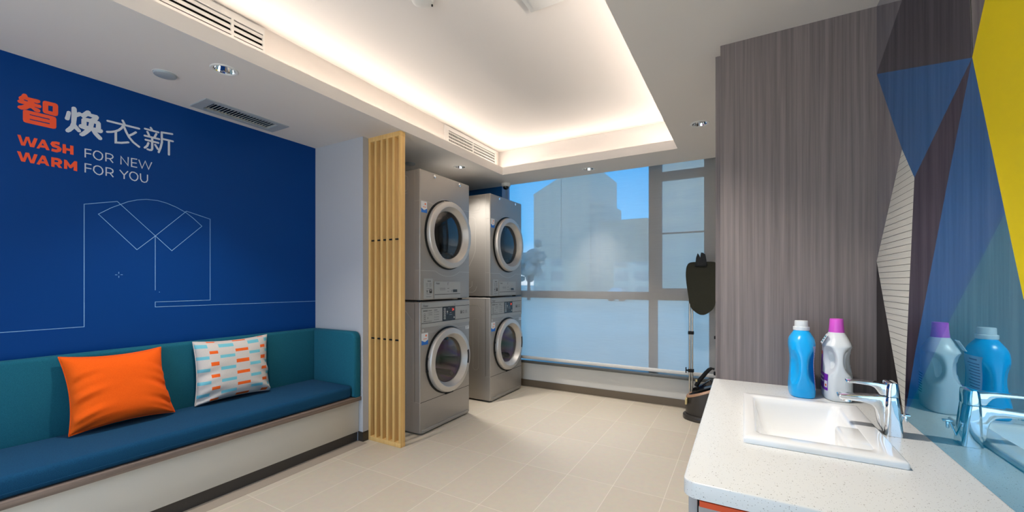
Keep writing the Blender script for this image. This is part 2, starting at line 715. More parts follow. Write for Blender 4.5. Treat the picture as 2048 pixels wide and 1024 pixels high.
# bottles
M['bottle_blue'] = mat('blue_bottle_plastic', rgb(18, 172, 244), 0.25, spec=0.5, Subsurface_Weight=0.0)
M['bottle_white'] = mat('white_bottle_plastic', rgb(222, 226, 228), 0.3)
M['cap_white'] = mat('white_cap_plastic', rgb(222, 226, 228), 0.4)
M['cap_pink'] = mat('pink_cap_plastic', rgb(226, 92, 210), 0.35)
M['label_purple'] = mat('purple_label', rgb(128, 46, 178), 0.4)
M['label_lilac'] = mat('lilac_label', rgb(168, 172, 216), 0.4)
M['label_print'] = mat('label_print', rgb(90, 80, 140), 0.5)
M['label_orange'] = mat('label_orange', rgb(240, 110, 50), 0.5)
M['label_white'] = mat('label_white', rgb(232, 230, 236), 0.5)
M['label_teal'] = mat('label_teal', rgb(30, 130, 140), 0.5)
M['steamer_board'] = fabric('board_cloth', rgb(44, 44, 36), rgb(54, 54, 46), 500)
M['steamer_body'] = mat('steamer_charcoal', rgb(66, 62, 58), 0.35, 0.2)
M['copper'] = mat('copper_trim', rgb(206, 164, 134), 0.35, 0.5)
M['gold_label'] = mat('gold_label', rgb(206, 186, 130), 0.4)


# mirror and coloured mirror films: tinted reflection plus a little body colour
def film(name, tint, body, rough=0.015):
    m = bpy.data.materials.new(name)
    m.use_nodes = True
    n, l = m.node_tree.nodes, m.node_tree.links
    n.clear()
    o = n.new('ShaderNodeOutputMaterial')
    g = n.new('ShaderNodeBsdfGlossy')
    g.inputs['Color'].default_value = (*tint, 1)
    g.inputs['Roughness'].default_value = rough
    d = n.new('ShaderNodeBsdfDiffuse')
    d.inputs['Color'].default_value = (*body, 1)
    a = n.new('ShaderNodeAddShader')
    l.new(g.outputs[0], a.inputs[0])
    l.new(d.outputs[0], a.inputs[1])
    l.new(a.outputs[0], o.inputs[0])
    return m


M['mirror'] = film('mirror_silver', (0.82, 0.80, 0.82), (0.02, 0.02, 0.02))
M['film_teal'] = film('teal_film', (0.34, 0.48, 0.54), (0.0, 0.08, 0.15))
M['film_blue'] = film('blue_film', (0.28, 0.38, 0.46), (0.0, 0.055, 0.20))
M['film_dark'] = film('grey_film', (0.36, 0.36, 0.38), (0.012, 0.012, 0.02))
M['film_purple'] = film('dark_purple_film', (0.33, 0.31, 0.35), (0.012, 0.01, 0.022))
M['film_black'] = film('black_film', (0.22, 0.21, 0.21), (0.008, 0.007, 0.007))
M['film_pale'] = film('pale_grey_film', (0.5, 0.5, 0.53), (0.06, 0.06, 0.07))
M['film_white'] = mat('white_film', rgb(224, 222, 212), 0.25)
M['film_line'] = mat('black_line_print', rgb(60, 58, 56), 0.5)
M['film_yellow'] = mat('yellow_film', rgb(236, 210, 0), 0.35, spec=0.15)

# roller blind: half-open weave
m = bpy.data.materials.new('blind_weave')
m.use_nodes = True
n, l = m.node_tree.nodes, m.node_tree.links
n.clear()
o = n.new('ShaderNodeOutputMaterial')
t = n.new('ShaderNodeBsdfTransparent'); t.inputs[0].default_value = (0.95, 0.97, 1.0, 1)
d = n.new('ShaderNodeBsdfDiffuse'); d.inputs[0].default_value = (0.74, 0.72, 0.68, 1)
tr = n.new('ShaderNodeBsdfTranslucent'); tr.inputs[0].default_value = (0.5, 0.52, 0.55, 1)
m1 = n.new('ShaderNodeMixShader'); m1.inputs[0].default_value = 0.35
m2 = n.new('ShaderNodeMixShader')
tc = n.new('ShaderNodeTexCoord')
mp = n.new('ShaderNodeMapping'); mp.inputs['Scale'].default_value = (6, 6, 260)
nz = n.new('ShaderNodeTexNoise'); nz.inputs['Scale'].default_value = 1.0; nz.inputs['Detail'].default_value = 3
mr = n.new('ShaderNodeMapRange'); mr.inputs[3].default_value = 0.53; mr.inputs[4].default_value = 0.62
l.new(tc.outputs['Object'], mp.inputs[0]); l.new(mp.outputs[0], nz.inputs['Vector']); l.new(nz.outputs['Fac'], mr.inputs[0])
l.new(mr.outputs[0], m2.inputs[0])
l.new(d.outputs[0], m1.inputs[1]); l.new(tr.outputs[0], m1.inputs[2])
l.new(t.outputs[0], m2.inputs[1]); l.new(m1.outputs[0], m2.inputs[2])
l.new(m2.outputs[0], o.inputs[0])
M['blind'] = m

# outside
def facade(name, c1, c2):
    m = mat(name, c1, 0.6)
    n, l, b = nodes(m)
    tc = n.new('ShaderNodeTexCoord')
    sp = n.new('ShaderNodeSeparateXYZ')
    cm = n.new('ShaderNodeCombineXYZ')
    br = n.new('ShaderNodeTexBrick')
    br.offset = 0.0
    br.inputs['Scale'].default_value = 1.0
    br.inputs['Brick Width'].default_value = 1.4
    br.inputs['Row Height'].default_value = 1.1
    br.inputs['Mortar Size'].default_value = 0.22
    br.inputs['Color1'].default_value = c2
    br.inputs['Color2'].default_value = c2
    br.inputs['Mortar'].default_value = c1
    l.new(tc.outputs['Object'], sp.inputs[0])
    l.new(sp.outputs['X'], cm.inputs['X'])
    l.new(sp.outputs['Z'], cm.inputs['Y'])
    l.new(cm.outputs[0], br.inputs['Vector'])
    l.new(br.outputs['Color'], b.inputs['Base Color'])
    return m


M['building_glass'] = facade('tower_facade', rgb(238, 212, 186), rgb(224, 204, 184))
M['building_dark'] = facade('dark_facade', rgb(226, 204, 182), rgb(212, 194, 176))
M['building_pale'] = facade('pale_facade', rgb(250, 232, 210), rgb(214, 204, 192))
M['street'] = add_noise_color(mat('street_paving', rgb(230, 212, 190), 0.7), rgb(222, 204, 182), rgb(244, 228, 206), nscale=0.25, detail=4)
M['leaf'] = add_noise_color(mat('leaf_green', rgb(140, 155, 150), 0.8), rgb(130, 150, 146), rgb(160, 172, 168), nscale=3.0)
M['bark'] = mat('bark', rgb(84, 72, 62), 0.9)
M['car_paint'] = mat('car_paint', rgb(222, 226, 228), 0.25)
M['tyre'] = mat('tyre', rgb(30, 30, 30), 0.8)

# ================================================================== ROOM SHELL
XL, XR = -2.93, 0.445          # mural wall face, mirror face
ZS, ZC = 2.205, 2.473          # soffit underside, upper ceiling
YB = -1.6                      # wall behind the camera
CX0, CX1, CY0, CY1 = -2.055, -0.449, -1.0, 3.447   # cove opening
TR = 0.11                      # cove trough width

b = BM()
box(b, -2.99, 0.55, YB, 4.2, -0.06, 0)
floor = struct('floor', b, M['floor'], smooth=False)
b = BM()
box(b, -2.445, -2.345, YB, 2.04, 0, 0.0015)
struct('trim_1', b, M['floor_border'], smooth=False)

b = BM()
box(b, -3.0, XL, YB, 2.045, 0, 2.56)
wall_left = struct('wall_left', b, M['blue_wall'], smooth=False)
b = BM()
box(b, -3.0, XL, 2.045, 4.2, 0, 2.56)
struct('wall_left_alcove', b, M['wall_plain'], smooth=False)
b = BM()
box(b, XL, -2.39, 2.042, 2.2, 0, ZS)
struct('wall_pier', b, M['wall_white'], smooth=False)
b = BM()
box(b, -2.436, -2.386, 2.0385, 2.0885, 0, 0.07)
struct('baseboard_pier', b, M['baseboard'], smooth=False)
b = BM()
box(b, -3.0, -2.3, YB - 0.06, YB, 0, 2.56)
box(b, 0.1, 0.55, YB - 0.06, YB, 0, 2.56)
box(b, -2.3, 0.1, YB - 0.06, YB, 2.15, 2.56)
struct('wall_back', b, M['wall_plain'], smooth=False)
b = BM()
box(b, XR + 0.006, 0.55, YB, 4.2, 0, 2.56)
struct('wall_right', b, M['wall_plain'], smooth=False)

# window wall: apron under the sill, lintel, side pieces
b = BM()
box(b, -2.93, 0.451, 4.05, 4.2, 0, 0.27)
box(b, -0.19, 0.451, 4.1, 4.2, 0.27, 2.56)
box(b, -2.43, -0.19, 4.1, 4.2, 2.42, 2.56)
struct('wall_front', b, M['wall_plain'], smooth=False)
b = BM()
box(b, -2.93, -2.405, 4.03, 4.2, 0.27, 2.56)
struct('wall_front_corner', b, M['blue_paint'], smooth=False)
b = BM()
box(b, -2.93, 0.451, 4.042, 4.05, 0, 0.072)
struct('baseboard_front', b, M['baseboard_brown'], smooth=False)
b = BM()
box(b, -2.405, 0.451, 3.975, 4.1, 0.27, 0.30, r=0.003)
struct('trim_2', b, M['sill_stone'])

b = BM()
for a in ((-2.43, -2.405, 0.3, 2.42), (-0.797, -0.677, 1.06, 2.42), (-0.797, -0.718, 0.3, 1.06), (-0.309, -0.19, 1.06, 2.42), (-0.268, -0.19, 0.3, 1.06)):
    box(b, a[0], a[1], 4.105, 4.16, a[2], a[3], r=0.003)
box(b, -2.405, -0.797, 4.105, 4.16, 0.98, 1.058, r=0.003)
box(b, -0.718, -0.268, 4.104, 4.161, 0.98, 1.094, r=0.003)
box(b, -0.677, -0.309, 4.105, 4.16, 2.123, 2.205, r=0.003)
box(b, -0.677, -0.309, 4.12, 4.145, 1.612, 1.625)
box(b, -2.405, -0.19, 4.105, 4.16, 2.40, 2.42)
win = struct('window_1', b, M['frame_tan'])
b = BM()
box(b, -2.41, -0.2, 4.128, 4.134, 0.3, 2.41)
obj('window_pane', b, M['window_glass'], win, smooth=False)

# ceiling: upper slab, soffit with the cove opening and the round lamp cut-outs
b = BM()
box(b, -3.0, 0.55, YB, 4.2, ZC, ZC + 0.09)
struct('ceiling', b, M['ceiling'], smooth=False)
DL = [(-2.24, 1.065), (-2.25, 3.02), (-1.25, 3.66), (-0.25, 2.98), (-0.25, 1.50), (-0.25, 0.30), (-2.24, -0.55), (-0.25, -0.75), (-1.25, -1.3)]  # last four are out of view, added as fill lights
GX0, GX1, GY0, GY1 = -2.835, -2.70, 1.225, 1.615     # ceiling grille opening
b = BM()
holes = [[(CX0, CY0), (CX1, CY0), (CX1, CY1), (CX0, CY1)], [(GX0, GY0), (GX1, GY0), (GX1, GY1), (GX0, GY1)]]
holes += [circle(x, y, 0.046, 32) for x, y in DL]
flat(b, [(XL, YB), (XR + 0.006, YB), (XR + 0.006, 3.85), (XL, 3.85)], holes, lambda u, v, w: Vector((u, v, ZS + w)), depth=0.012)
bmesh.ops.recalc_face_normals(b, faces=b.faces[:])
struct('ceiling_soffit', b, M['ceiling'], smooth=False)
# cove: upstand lip round the opening and the recessed walls behind the trough
b = BM()
zl = ZS + 0.074
box(b, CX0 - 0.012, CX0, CY0 - 0.012, CY1 + 0.012, ZS + 0.0121, zl)
box(b, CX1, CX1 + 0.012, CY0 - 0.012, CY1 + 0.012, ZS + 0.0121, zl)
box(b, CX0, CX1, CY1, CY1 + 0.012, ZS + 0.0121, zl)
box(b, CX0, CX1, CY0 - 0.012, CY0, ZS + 0.0121, zl)
struct('trim_3', b, M['ceiling'], smooth=False)
b = BM()
x0, x1, y0, y1 = CX0 - TR, CX1 + TR, CY0 - TR, CY1 + TR
box(b, x0 - 0.02, x0, y0 - 0.02, y1 + 0.02, ZS + 0.012, ZC)
box(b, x1, x1 + 0.02, y0 - 0.02, y1 + 0.02, ZS + 0.012, ZC)
box(b, x0, x1, y1, y1 + 0.02, ZS + 0.012, ZC)
box(b, x0, x1, y0 - 0.02, y0, ZS + 0.012, ZC)
struct('ceiling_cove', b, M['ceiling'], smooth=False)
# pelmet recess over the blind
b = BM()
box(b, XL, XR + 0.006, 3.838, 3.85, ZS + 0.012, ZC)
struct('trim_4', b, M['ceiling'], smooth=False)
# led strips: a slim channel on the recessed wall, its glowing face turned inward over the trough
zs0, zs1 = ZS + 0.042, ZS + 0.064
for k, (a0, a1, inward) in enumerate((((x0, CY0), (x0, CY1), (1, 0)), ((x1, CY0), (x1, CY1), (-1, 0)), ((CX0, y1), (CX1, y1), (0, -1)), ((CX0, y0), (CX1, y0), (0, 1)))):
    side = ('left', 'right', 'window', 'rear')[k]
    t = thing('led_strip', 'warm white led strip hidden in the %s trough of the ceiling cove' % side, 'light strip', ((a0[0] + a1[0]) / 2, (a0[1] + a1[1]) / 2, zs0), 'led strips in the ceiling cove')
    ix, iy = inward
    d = 0.006
    b = BM()
    box(b, min(a0[0], a1[0] + ix * d), max(a0[0], a1[0] + ix * d), min(a0[1], a1[1] + iy * d), max(a0[1], a1[1] + iy * d), zs0, zs1)
    obj('channel', b, M['white_metal'], t, smooth=False)
    b = BM()
    e = 0.0065
    q = [(a0[0] + ix * e, a0[1] + iy * e, zs0 + 0.002), (a1[0] + ix * e, a1[1] + iy * e, zs0 + 0.002), (a1[0] + ix * e, a1[1] + iy * e, zs1 - 0.001), (a0[0] + ix * e, a0[1] + iy * e, zs1 - 0.001)]
    f = b.faces.new([b.verts.new(p) for p in q])
    b.normal_update()
    if f.normal.x * ix + f.normal.y * iy < 0:
        f.normal_flip()
    obj('diode_tape', b, M['led'], t, smooth=False)

# grey wood-grain partition beside the basin
b = BM()
box(b, -0.112, XR + 0.006, 2.135, 2.26, 0, ZS)
part_w = struct('wall_partition', b, M['wood_grey'], smooth=False)
b = BM()
box(b, -0.088, XR + 0.006, 2.045, 2.135, 0, ZS)
obj('front_board', b, M['wood_grey'], part_w, smooth=False)

# ------------------------------------------------------------------ mural print on the blue wall
ORANGE_SHAPES = [([(543, 2034), (550, 2034), (554, 2027), (555, 2022), (566, 2022), (585, 2023), (592, 2022), (595, 2017), (593, 2009), (585, 2004), (576, 2005), (575, 2002), (585, 2000), (594, 2000), (598, 1995), (597, 1987), (591, 1984), (577, 1985), (576, 1983), (585, 1981), (593, 1976), (595, 1972), (593, 1964), (585, 1961), (577, 1963), (569, 1971), (564, 1974), (560, 1972), (552, 1963), (543, 1958), (535, 1956), (526, 1959), (523, 1965), (527, 1972), (536, 1976), (545, 1984), (538, 1984), (527, 1985), (523, 1992), (525, 1997), (530, 2001), (527, 2006), (528, 2013), (535, 2021), (539, 2031)], [[(542, 2005), (546, 2007), (556, 2005), (554, 2001), (545, 2002)]]), ([(602, 2018), (606, 2024), (611, 2026), (643, 2027), (650, 2024), (653, 2016), (653, 1978), (651, 1969), (644, 1964), (611, 1965), (605, 1967), (602, 1975)], [[(620, 2007), (635, 2009), (635, 1982), (620, 1982)]]), ([(540, 1953), (544, 1958), (550, 1960), (637, 1960), (644, 1958), (647, 1951), (647, 1912), (645, 1904), (637, 1900), (549, 1900), (542, 1903), (540, 1912)], [[(561, 1944), (625, 1944), (625, 1939), (561, 1940)], [(561, 1922), (625, 1923), (625, 1918), (561, 1918)]]), ([(523, 1836), (533, 1837), (541, 1803), (549, 1834), (559, 1836), (566, 1804), (575, 1836), (586, 1836), (575, 1791), (562, 1790), (554, 1821), (547, 1791), (535, 1789)], []), ([(600, 1837), (609, 1837), (625, 1791), (614, 1790), (610, 1799), (594, 1797), (591, 1790), (582, 1789)], [[(602, 1820), (607, 1809), (598, 1808)]]), ([(668, 1835), (679, 1836), (680, 1819), (694, 1818), (694, 1836), (706, 1836), (706, 1791), (694, 1791), (694, 1807), (681, 1807), (680, 1790), (668, 1791)], []), ([(522, 1759), (533, 1760), (541, 1729), (548, 1760), (559, 1761), (567, 1728), (575, 1760), (586, 1760), (575, 1715), (563, 1714), (554, 1744), (547, 1715), (535, 1715)], []), ([(600, 1761), (610, 1760), (624, 1714), (614, 1715), (609, 1723), (595, 1721), (592, 1713), (582, 1714)], [[(602, 1744), (608, 1733), (598, 1732)]]), ([(630, 1760), (651, 1761), (661, 1758), (667, 1747), (665, 1736), (658, 1730), (667, 1715), (655, 1714), (647, 1727), (641, 1727), (641, 1714), (630, 1714)], [[(641, 1749), (650, 1749), (654, 1745), (652, 1740), (641, 1739)]]), ([(673, 1760), (682, 1759), (695, 1737), (709, 1761), (719, 1761), (719, 1712), (706, 1713), (707, 1733), (698, 1722), (692, 1722), (684, 1736), (684, 1715), (673, 1714)], [])]
GREY_SHAPES = [([(683, 2002), (688, 2006), (695, 2005), (697, 1997), (692, 1963), (687, 1958), (678, 1959), (675, 1965), (678, 1976)], []), ([(699, 2028), (704, 2033), (712, 2034), (717, 2027), (718, 2008), (724, 2013), (730, 2014), (736, 2010), (752, 2031), (760, 2034), (767, 2030), (770, 2021), (792, 2021), (799, 2014), (798, 2004), (792, 1992), (800, 1992), (806, 1984), (807, 1952), (811, 1954), (815, 1946), (812, 1936), (805, 1932), (792, 1932), (811, 1910), (812, 1902), (807, 1896), (799, 1896), (788, 1907), (778, 1919), (771, 1934), (758, 1915), (745, 1899), (737, 1894), (728, 1897), (726, 1904), (736, 1916), (747, 1931), (733, 1934), (725, 1938), (724, 1946), (728, 1953), (734, 1955), (734, 1981), (739, 1988), (732, 1996), (718, 1985), (715, 1947), (731, 1925), (733, 1918), (730, 1912), (722, 1911), (709, 1924), (697, 1906), (688, 1898), (680, 1899), (677, 1907), (681, 1915), (693, 1933), (698, 1952)], [[(748, 1993), (758, 2005), (775, 2003), (767, 1994)], [(753, 1974), (762, 1975), (759, 1954), (753, 1954)], [(781, 1975), (788, 1974), (787, 1954), (778, 1953)]])]
ORANGE_STROKES = [[(658, 1833), (647, 1834), (637, 1831), (634, 1824), (638, 1817), (652, 1815), (658, 1808), (656, 1800), (647, 1794), (631, 1796)]]
BOLD_STROKES = [[(833, 2006), (962, 2007)], [(893, 2028), (901, 2010)], [(897, 2004), (888, 1985), (877, 1971), (863, 1960), (847, 1952), (831, 1947)], [(865, 1958), (865, 1901), (888, 1906), (916, 1917)], [(898, 1997), (908, 1970), (919, 1947), (937, 1924), (962, 1906)], [(948, 1982), (934, 1967), (920, 1955)], [(988, 2015), (1048, 2014)], [(1014, 2029), (1020, 2018)], [(999, 2001), (1006, 1984)], [(1039, 2002), (1030, 1978)], [(987, 1976), (1052, 1976)], [(991, 1954), (1048, 1953)], [(1020, 1974), (1020, 1911), (1016, 1903), (1009, 1901), (999, 1903)], [(1003, 1939), (998, 1922), (987, 1908)], [(1034, 1938), (1046, 1917)], [(1064, 2019), (1065, 1962), (1059, 1930), (1050, 1900)], [(1064, 2019), (1114, 2025)], [(1067, 1982), (1117, 1983)], [(1098, 1978), (1098, 1899)]]
THIN_STROKES = [[(771, 1834), (748, 1833), (748, 1790)], [(748, 1812), (770, 1813)], [(778, 1813), (781, 1825), (787, 1833), (796, 1835), (805, 1831), (812, 1823), (813, 1809), (809, 1797), (801, 1790), (792, 1791), (783, 1798), (779, 1807), (778, 1813)], [(826, 1790), (826, 1833), (842, 1833), (851, 1829), (854, 1821), (851, 1813), (843, 1808), (826, 1807)], [(840, 1808), (854, 1789)], [(886, 1789), (886, 1832), (915, 1790), (916, 1836)], [(954, 1834), (930, 1833), (930, 1789), (954, 1789)], [(930, 1810), (952, 1812)], [(961, 1834), (975, 1790), (989, 1833), (1004, 1791), (1018, 1834)], [(771, 1758), (748, 1758), (748, 1713)], [(748, 1737), (771, 1737)], [(779, 1737), (781, 1749), (788, 1756), (796, 1758), (805, 1755), (812, 1746), (814, 1732), (810, 1720), (801, 1713), (792, 1715), (784, 1722), (779, 1731), (779, 1737)], [(827, 1714), (827, 1757), (843, 1757), (852, 1752), (854, 1745), (852, 1736), (844, 1732), (827, 1731)], [(841, 1733), (855, 1713)], [(881, 1758), (899, 1734), (915, 1759)], [(899, 1734), (899, 1713)], [(922, 1737), (924, 1749), (931, 1758), (941, 1759), (951, 1754), (957, 1743), (956, 1728), (950, 1717), (943, 1713), (933, 1716), (925, 1725), (922, 1737)], [(968, 1759), (969, 1728), (975, 1716), (985, 1713), (994, 1717), (999, 1728), (999, 1759)]]
DRAWING = [[(473, 923), (744, 924), (744, 1550), (871, 1586), (1112, 1337), (1266, 1500), (1219, 1544), (1181, 1573), (1134, 1597), (1089, 1613), (1046, 1621), (995, 1619), (955, 1609), (915, 1592), (847, 1548), (797, 1507), (953, 1332), (1034, 1416), (1185, 1581), (1311, 1550), (1311, 1039), (1034, 1039), (1034, 1010), (2045, 1004)], [(1034, 1416), (1034, 1107)], [(877, 1206), (877, 1198)], [(877, 1185), (877, 1177)], [(863, 1191), (870, 1191)], [(885, 1192), (892, 1192)], [(1052, 1095), (1054, 1095)]]
MW = lambda u, v, w=0.0: Vector((XL + 0.0008, u / 1000.0, v / 1000.0))
MWL = lambda u, v, w=0.0: Vector((XL + 0.0008 + w, u / 1000.0, v / 1000.0))
b = BM()
for o_, hs in ORANGE_SHAPES:
    flat(b, o_, hs, MW, mi=0)
for s_ in ORANGE_STROKES:
    ribbon(b, s_, 13.3, MWL, mi=0, cap=False, lift=0.0002)
for o_, hs in GREY_SHAPES:
    flat(b, o_, hs, MW, mi=1)
for k_, s_ in enumerate(BOLD_STROKES):
    ribbon(b, s_, 10.3, MWL, mi=1, lift=0.0001 * (k_ % 7))
for k_, s_ in enumerate(THIN_STROKES):
    ribbon(b, s_, 5.0, MWL, mi=1, cap=False, lift=0.0001 * (k_ % 3))
obj('mural_lettering', b, [M['orange_print'], M['grey_print']], wall_left, smooth=False, label='orange and pale grey slogan lettering')
b = BM()
k_ = 0
for s_ in DRAWING:
    cuts = [0, 3, 5, 16, 18, len(s_) - 1] if len(s_) > 12 else [0, len(s_) - 1]
    for a_, c_ in zip(cuts, cuts[1:]):
        ribbon(b, s_[a_:c_ + 1], 2.8, MWL, lift=0.0001 * k_)
        k_ += 1
obj('mural_line_drawing', b, M['line_print'], wall_left, smooth=False, label='thin pale blue line drawing of a shirt collar')

# ------------------------------------------------------------------ outside the window
b = BM()
box(b, -120, 120, 4.6, 160, -0.3, -0.05)
struct('ground', b, M['street'], smooth=False)


def building(name, label, x0, x1, y0, y1, h, m, floors, slant=0.0, nb=None):
    t = thing(name, label, 'building', ((x0 + x1) / 2, (y0 + y1) / 2, -0.05))
    b = BM()
    box(b, x0, x1, y0, y1, -0.05, h)
    if slant:
        for v in b.verts:
            if v.co.z > 1 and v.co.x < (x0 + x1) / 2:
                v.co.z -= slant
    obj('facade', b, m, t, smooth=False)
    b = BM()
    zt = h - slant
    box(b, x0 - 0.05, x0 + 0.35 * (x1 - x0), y0 - 0.05, y0 + 0.3, zt - 0.35, zt - 0.1)
    obj('cornice', b, M['building_dark'], t, smooth=False)
    return t


building('office_tower', 'tall glass tower with a slanting roof edge behind the blind', -29.8, -25.0, 60, 75, 17.9, M['building_glass'], 14, slant=2.3)
building('office_tower', 'taller dark tower block standing right of the slanting glass tower', -24.95, -20.2, 60, 75, 19.5, M['building_glass'], 16)
building('office_block', 'stepped shoulder block on the right of the dark tower', -20.15, -18.1, 60, 70, 13.4, M['building_dark'], 10)
building('office_block', 'long lower office block with a flat roof behind the blind', -13.9, -8.9, 45, 58, 8.05, M['building_glass'], 7)
building('office_block', 'wide building filling the narrow right-hand window pane', -5.3, 3.5, 30, 44, 14.0, M['building_glass'], 16)
building('shop_building', 'low pale building with columns at the foot of the tower', -13.9, -11.5, 28, 33, 2.87, M['building_pale'], 2)
building('shop_building', 'low pale shop front right of the columned building', -8.3, -5.75, 30, 32, 2.63, M['building_pale'], 2)

t = thing('street_tree', 'dark leafy tree beside the pale low building outside', 'tree', (-12.8, 25, -0.05))
b = BM()
cyl(b, (-12.8, 25, -0.05), (-12.8, 25, 2.2), 0.12, 0.08)
obj('trunk', b, M['bark'], t)
b = BM()
rr = random.Random(3)
for k in range(26):
    c = Vector((-12.8 + rr.gauss(0, 0.3), 25 + rr.gauss(0, 0.3), 2.5 + rr.gauss(0, 0.62)))
    q = bmesh.new()
    bmesh.ops.create_icosphere(q, subdivisions=2, radius=rr.uniform(0.2, 0.38))
    for v in q.verts:
        v.co = v.co * rr.uniform(0.85, 1.15) + c
    merge(b, q)
obj('foliage', b, M['leaf'], t)

t = thing('car', 'small white car parked in front of the low shop outside', 'car', (-7.15, 26.5, -0.05))
b = BM()
loft(b, [[Vector((x, y, z)) for x, z in ((-7.75, 0.2), (-6.55, 0.2), (-6.53, 0.5), (-6.8, 0.56), (-6.97, 0.8), (-7.4, 0.8), (-7.65, 0.58), (-7.77, 0.5))] for y in (26.2, 26.8)])
obj('body', b, M['car_paint'], t)
for x in (-7.5, -6.8):
    b = BM()
    cyl(b, (x, 26.16, 0.1), (x, 26.84, 0.1), 0.15, n=20)
    obj('wheel', b, M['tyre'], t)

# ================================================================== CEILING FITTINGS
def downlight(x, y, label, power=1.0, beam=100):
    t = thing('downlight', label, 'ceiling light', (x, y, ZS), 'recessed downlights in the ceiling')
    b = BM()
    lathe(b, [(0.044, 0.004), (0.045, -0.001), (0.049, -0.004), (0.057, -0.004), (0.060, -0.001), (0.060, 0.0)], (x, y, ZS), n=40)
    obj('trim_ring', b, M['white_metal'], t)
    b = BM()
    lathe(b, [(0.0445, 0.0), (0.040, 0.018), (0.032, 0.040), (0.022, 0.058), (0.018, 0.062)], (x, y, ZS), n=24)
    obj('reflector', b, M['chrome'], t, angle=10)
    b = BM()
    lathe(b, [(0.0, 0.058), (0.010, 0.058), (0.015, 0.060), (0.018, 0.064)], (x, y, ZS), n=24, cap0=False)
    bmesh.ops.remove_doubles(b, verts=b.verts[:], dist=1e-6)
    obj('lamp', b, M['lamp_glow'], t)
    ld = bpy.data.lights.new('downlight_beam', 'SPOT')
    ld.energy = SPOT_W * power
    ld.color = (1.0, 0.94, 0.87)
    ld.spot_size = math.radians(beam)
    ld.spot_blend = 1.0
    ld.shadow_soft_size = 0.03
    lo = bpy.data.objects.new('downlight_beam', ld)
    COL.objects.link(lo)
    lo.parent = t
    lo.location = (0, 0, -0.008)
    return t, ld


DLL = ['round chrome downlight over the bench, beside the flat ceiling disc', 'round chrome downlight above the gap between the two machine stacks',
       'round chrome downlight in the strip of ceiling before the window blind', 'round chrome downlight left of the grey wood partition',
       'round chrome downlight over the washbasin counter', 'round chrome downlight added for fill over the near end of the counter',
       'round chrome downlight added for fill over the near end of the bench', 'round chrome downlight added for fill right of the cove near the back wall',
       'round chrome downlight added for fill beyond the rear end of the cove']
SPOTS = [downlight(x, y, DLL[i], (1.0, 1.3, 1.1, 1.1, 1.15, 0.3, 1.0, 0.8, 0.8)[i], (100, 100, 70, 100, 96, 100, 100, 100, 100)[i])[1] for i, (x, y) in enumerate(DL)]


def disc(x, y, r, label, cat, name):
    b = BM()
    lathe(b, [(0.0, -0.011), (r * 0.82, -0.011), (r * 0.95, -0.009), (r, -0.004), (r, 0.0)], (x, y, ZS), n=40)
    bmesh.ops.remove_doubles(b, verts=b.verts[:], dist=1e-6)
    t = thing(name, label, cat, (x, y, ZS))
    obj('cover', b, M['grey_metal'], t)
    b = BM()
    lathe(b, [(r * 0.99, 0.0), (r * 1.06, -0.0015), (r * 1.09, 0.0)], (x, y, ZS), n=40)
    obj('rim', b, M['white_metal'], t)


disc(-2.547, 0.939, 0.047, 'flat grey sprinkler cover disc on the ceiling over the bench', 'sprinkler cover', 'sprinkler_cover')
disc(-2.571, 2.713, 0.047, 'flat grey sprinkler cover disc on the ceiling above the nearer dryer', 'sprinkler cover', 'sprinkler_cover')

# slatted air grille in the soffit along the mural wall
t = thing('ceiling_grille', 'long grey slatted air grille in the ceiling beside the blue wall', 'air vent', ((GX0 + GX1) / 2, (GY0 + GY1) / 2, ZS))
b = BM()
flat(b, [(GX0 - 0.03, GY0 - 0.05), (GX1 + 0.03, GY0 - 0.05), (GX1 + 0.03, GY1 + 0.05), (GX0 - 0.03, GY1 + 0.05)],
     [[(GX0 + 0.004, GY0 + 0.004), (GX1 - 0.004, GY0 + 0.004), (GX1 - 0.004, GY1 - 0.004), (GX0 + 0.004, GY1 - 0.004)]], lambda u, v, w: Vector((u, v, ZS + w)), depth=-0.006)
bmesh.ops.recalc_face_normals(b, faces=b.faces[:])
obj('frame', b, M['grey_metal'], t, smooth=False)
b = BM()
box(b, GX0, GX1, GY0, GY1, ZS + 0.05, ZS + 0.054)
obj('duct', b, M['dark_void'], t, smooth=False)
NS = 21
for k in range(NS):
    y = GY0 + (k + 0.5) * (GY1 - GY0) / NS
    b = BM()
    q = bmesh.new()
    box(q, GX0 + 0.002, GX1 - 0.002, -0.0012, 0.0012, -0.009, 0.009)
    bmesh.ops.rotate(q, verts=q.verts[:], cent=(0, 0, 0), matrix=Matrix.Rotation(math.radians(-40), 3, 'X'))
    bmesh.ops.translate(q, verts=q.verts[:], vec=(0, y, ZS + 0.008))
    merge(b, q)
    obj('slat', b, M['grey_metal'], t, smooth=False)


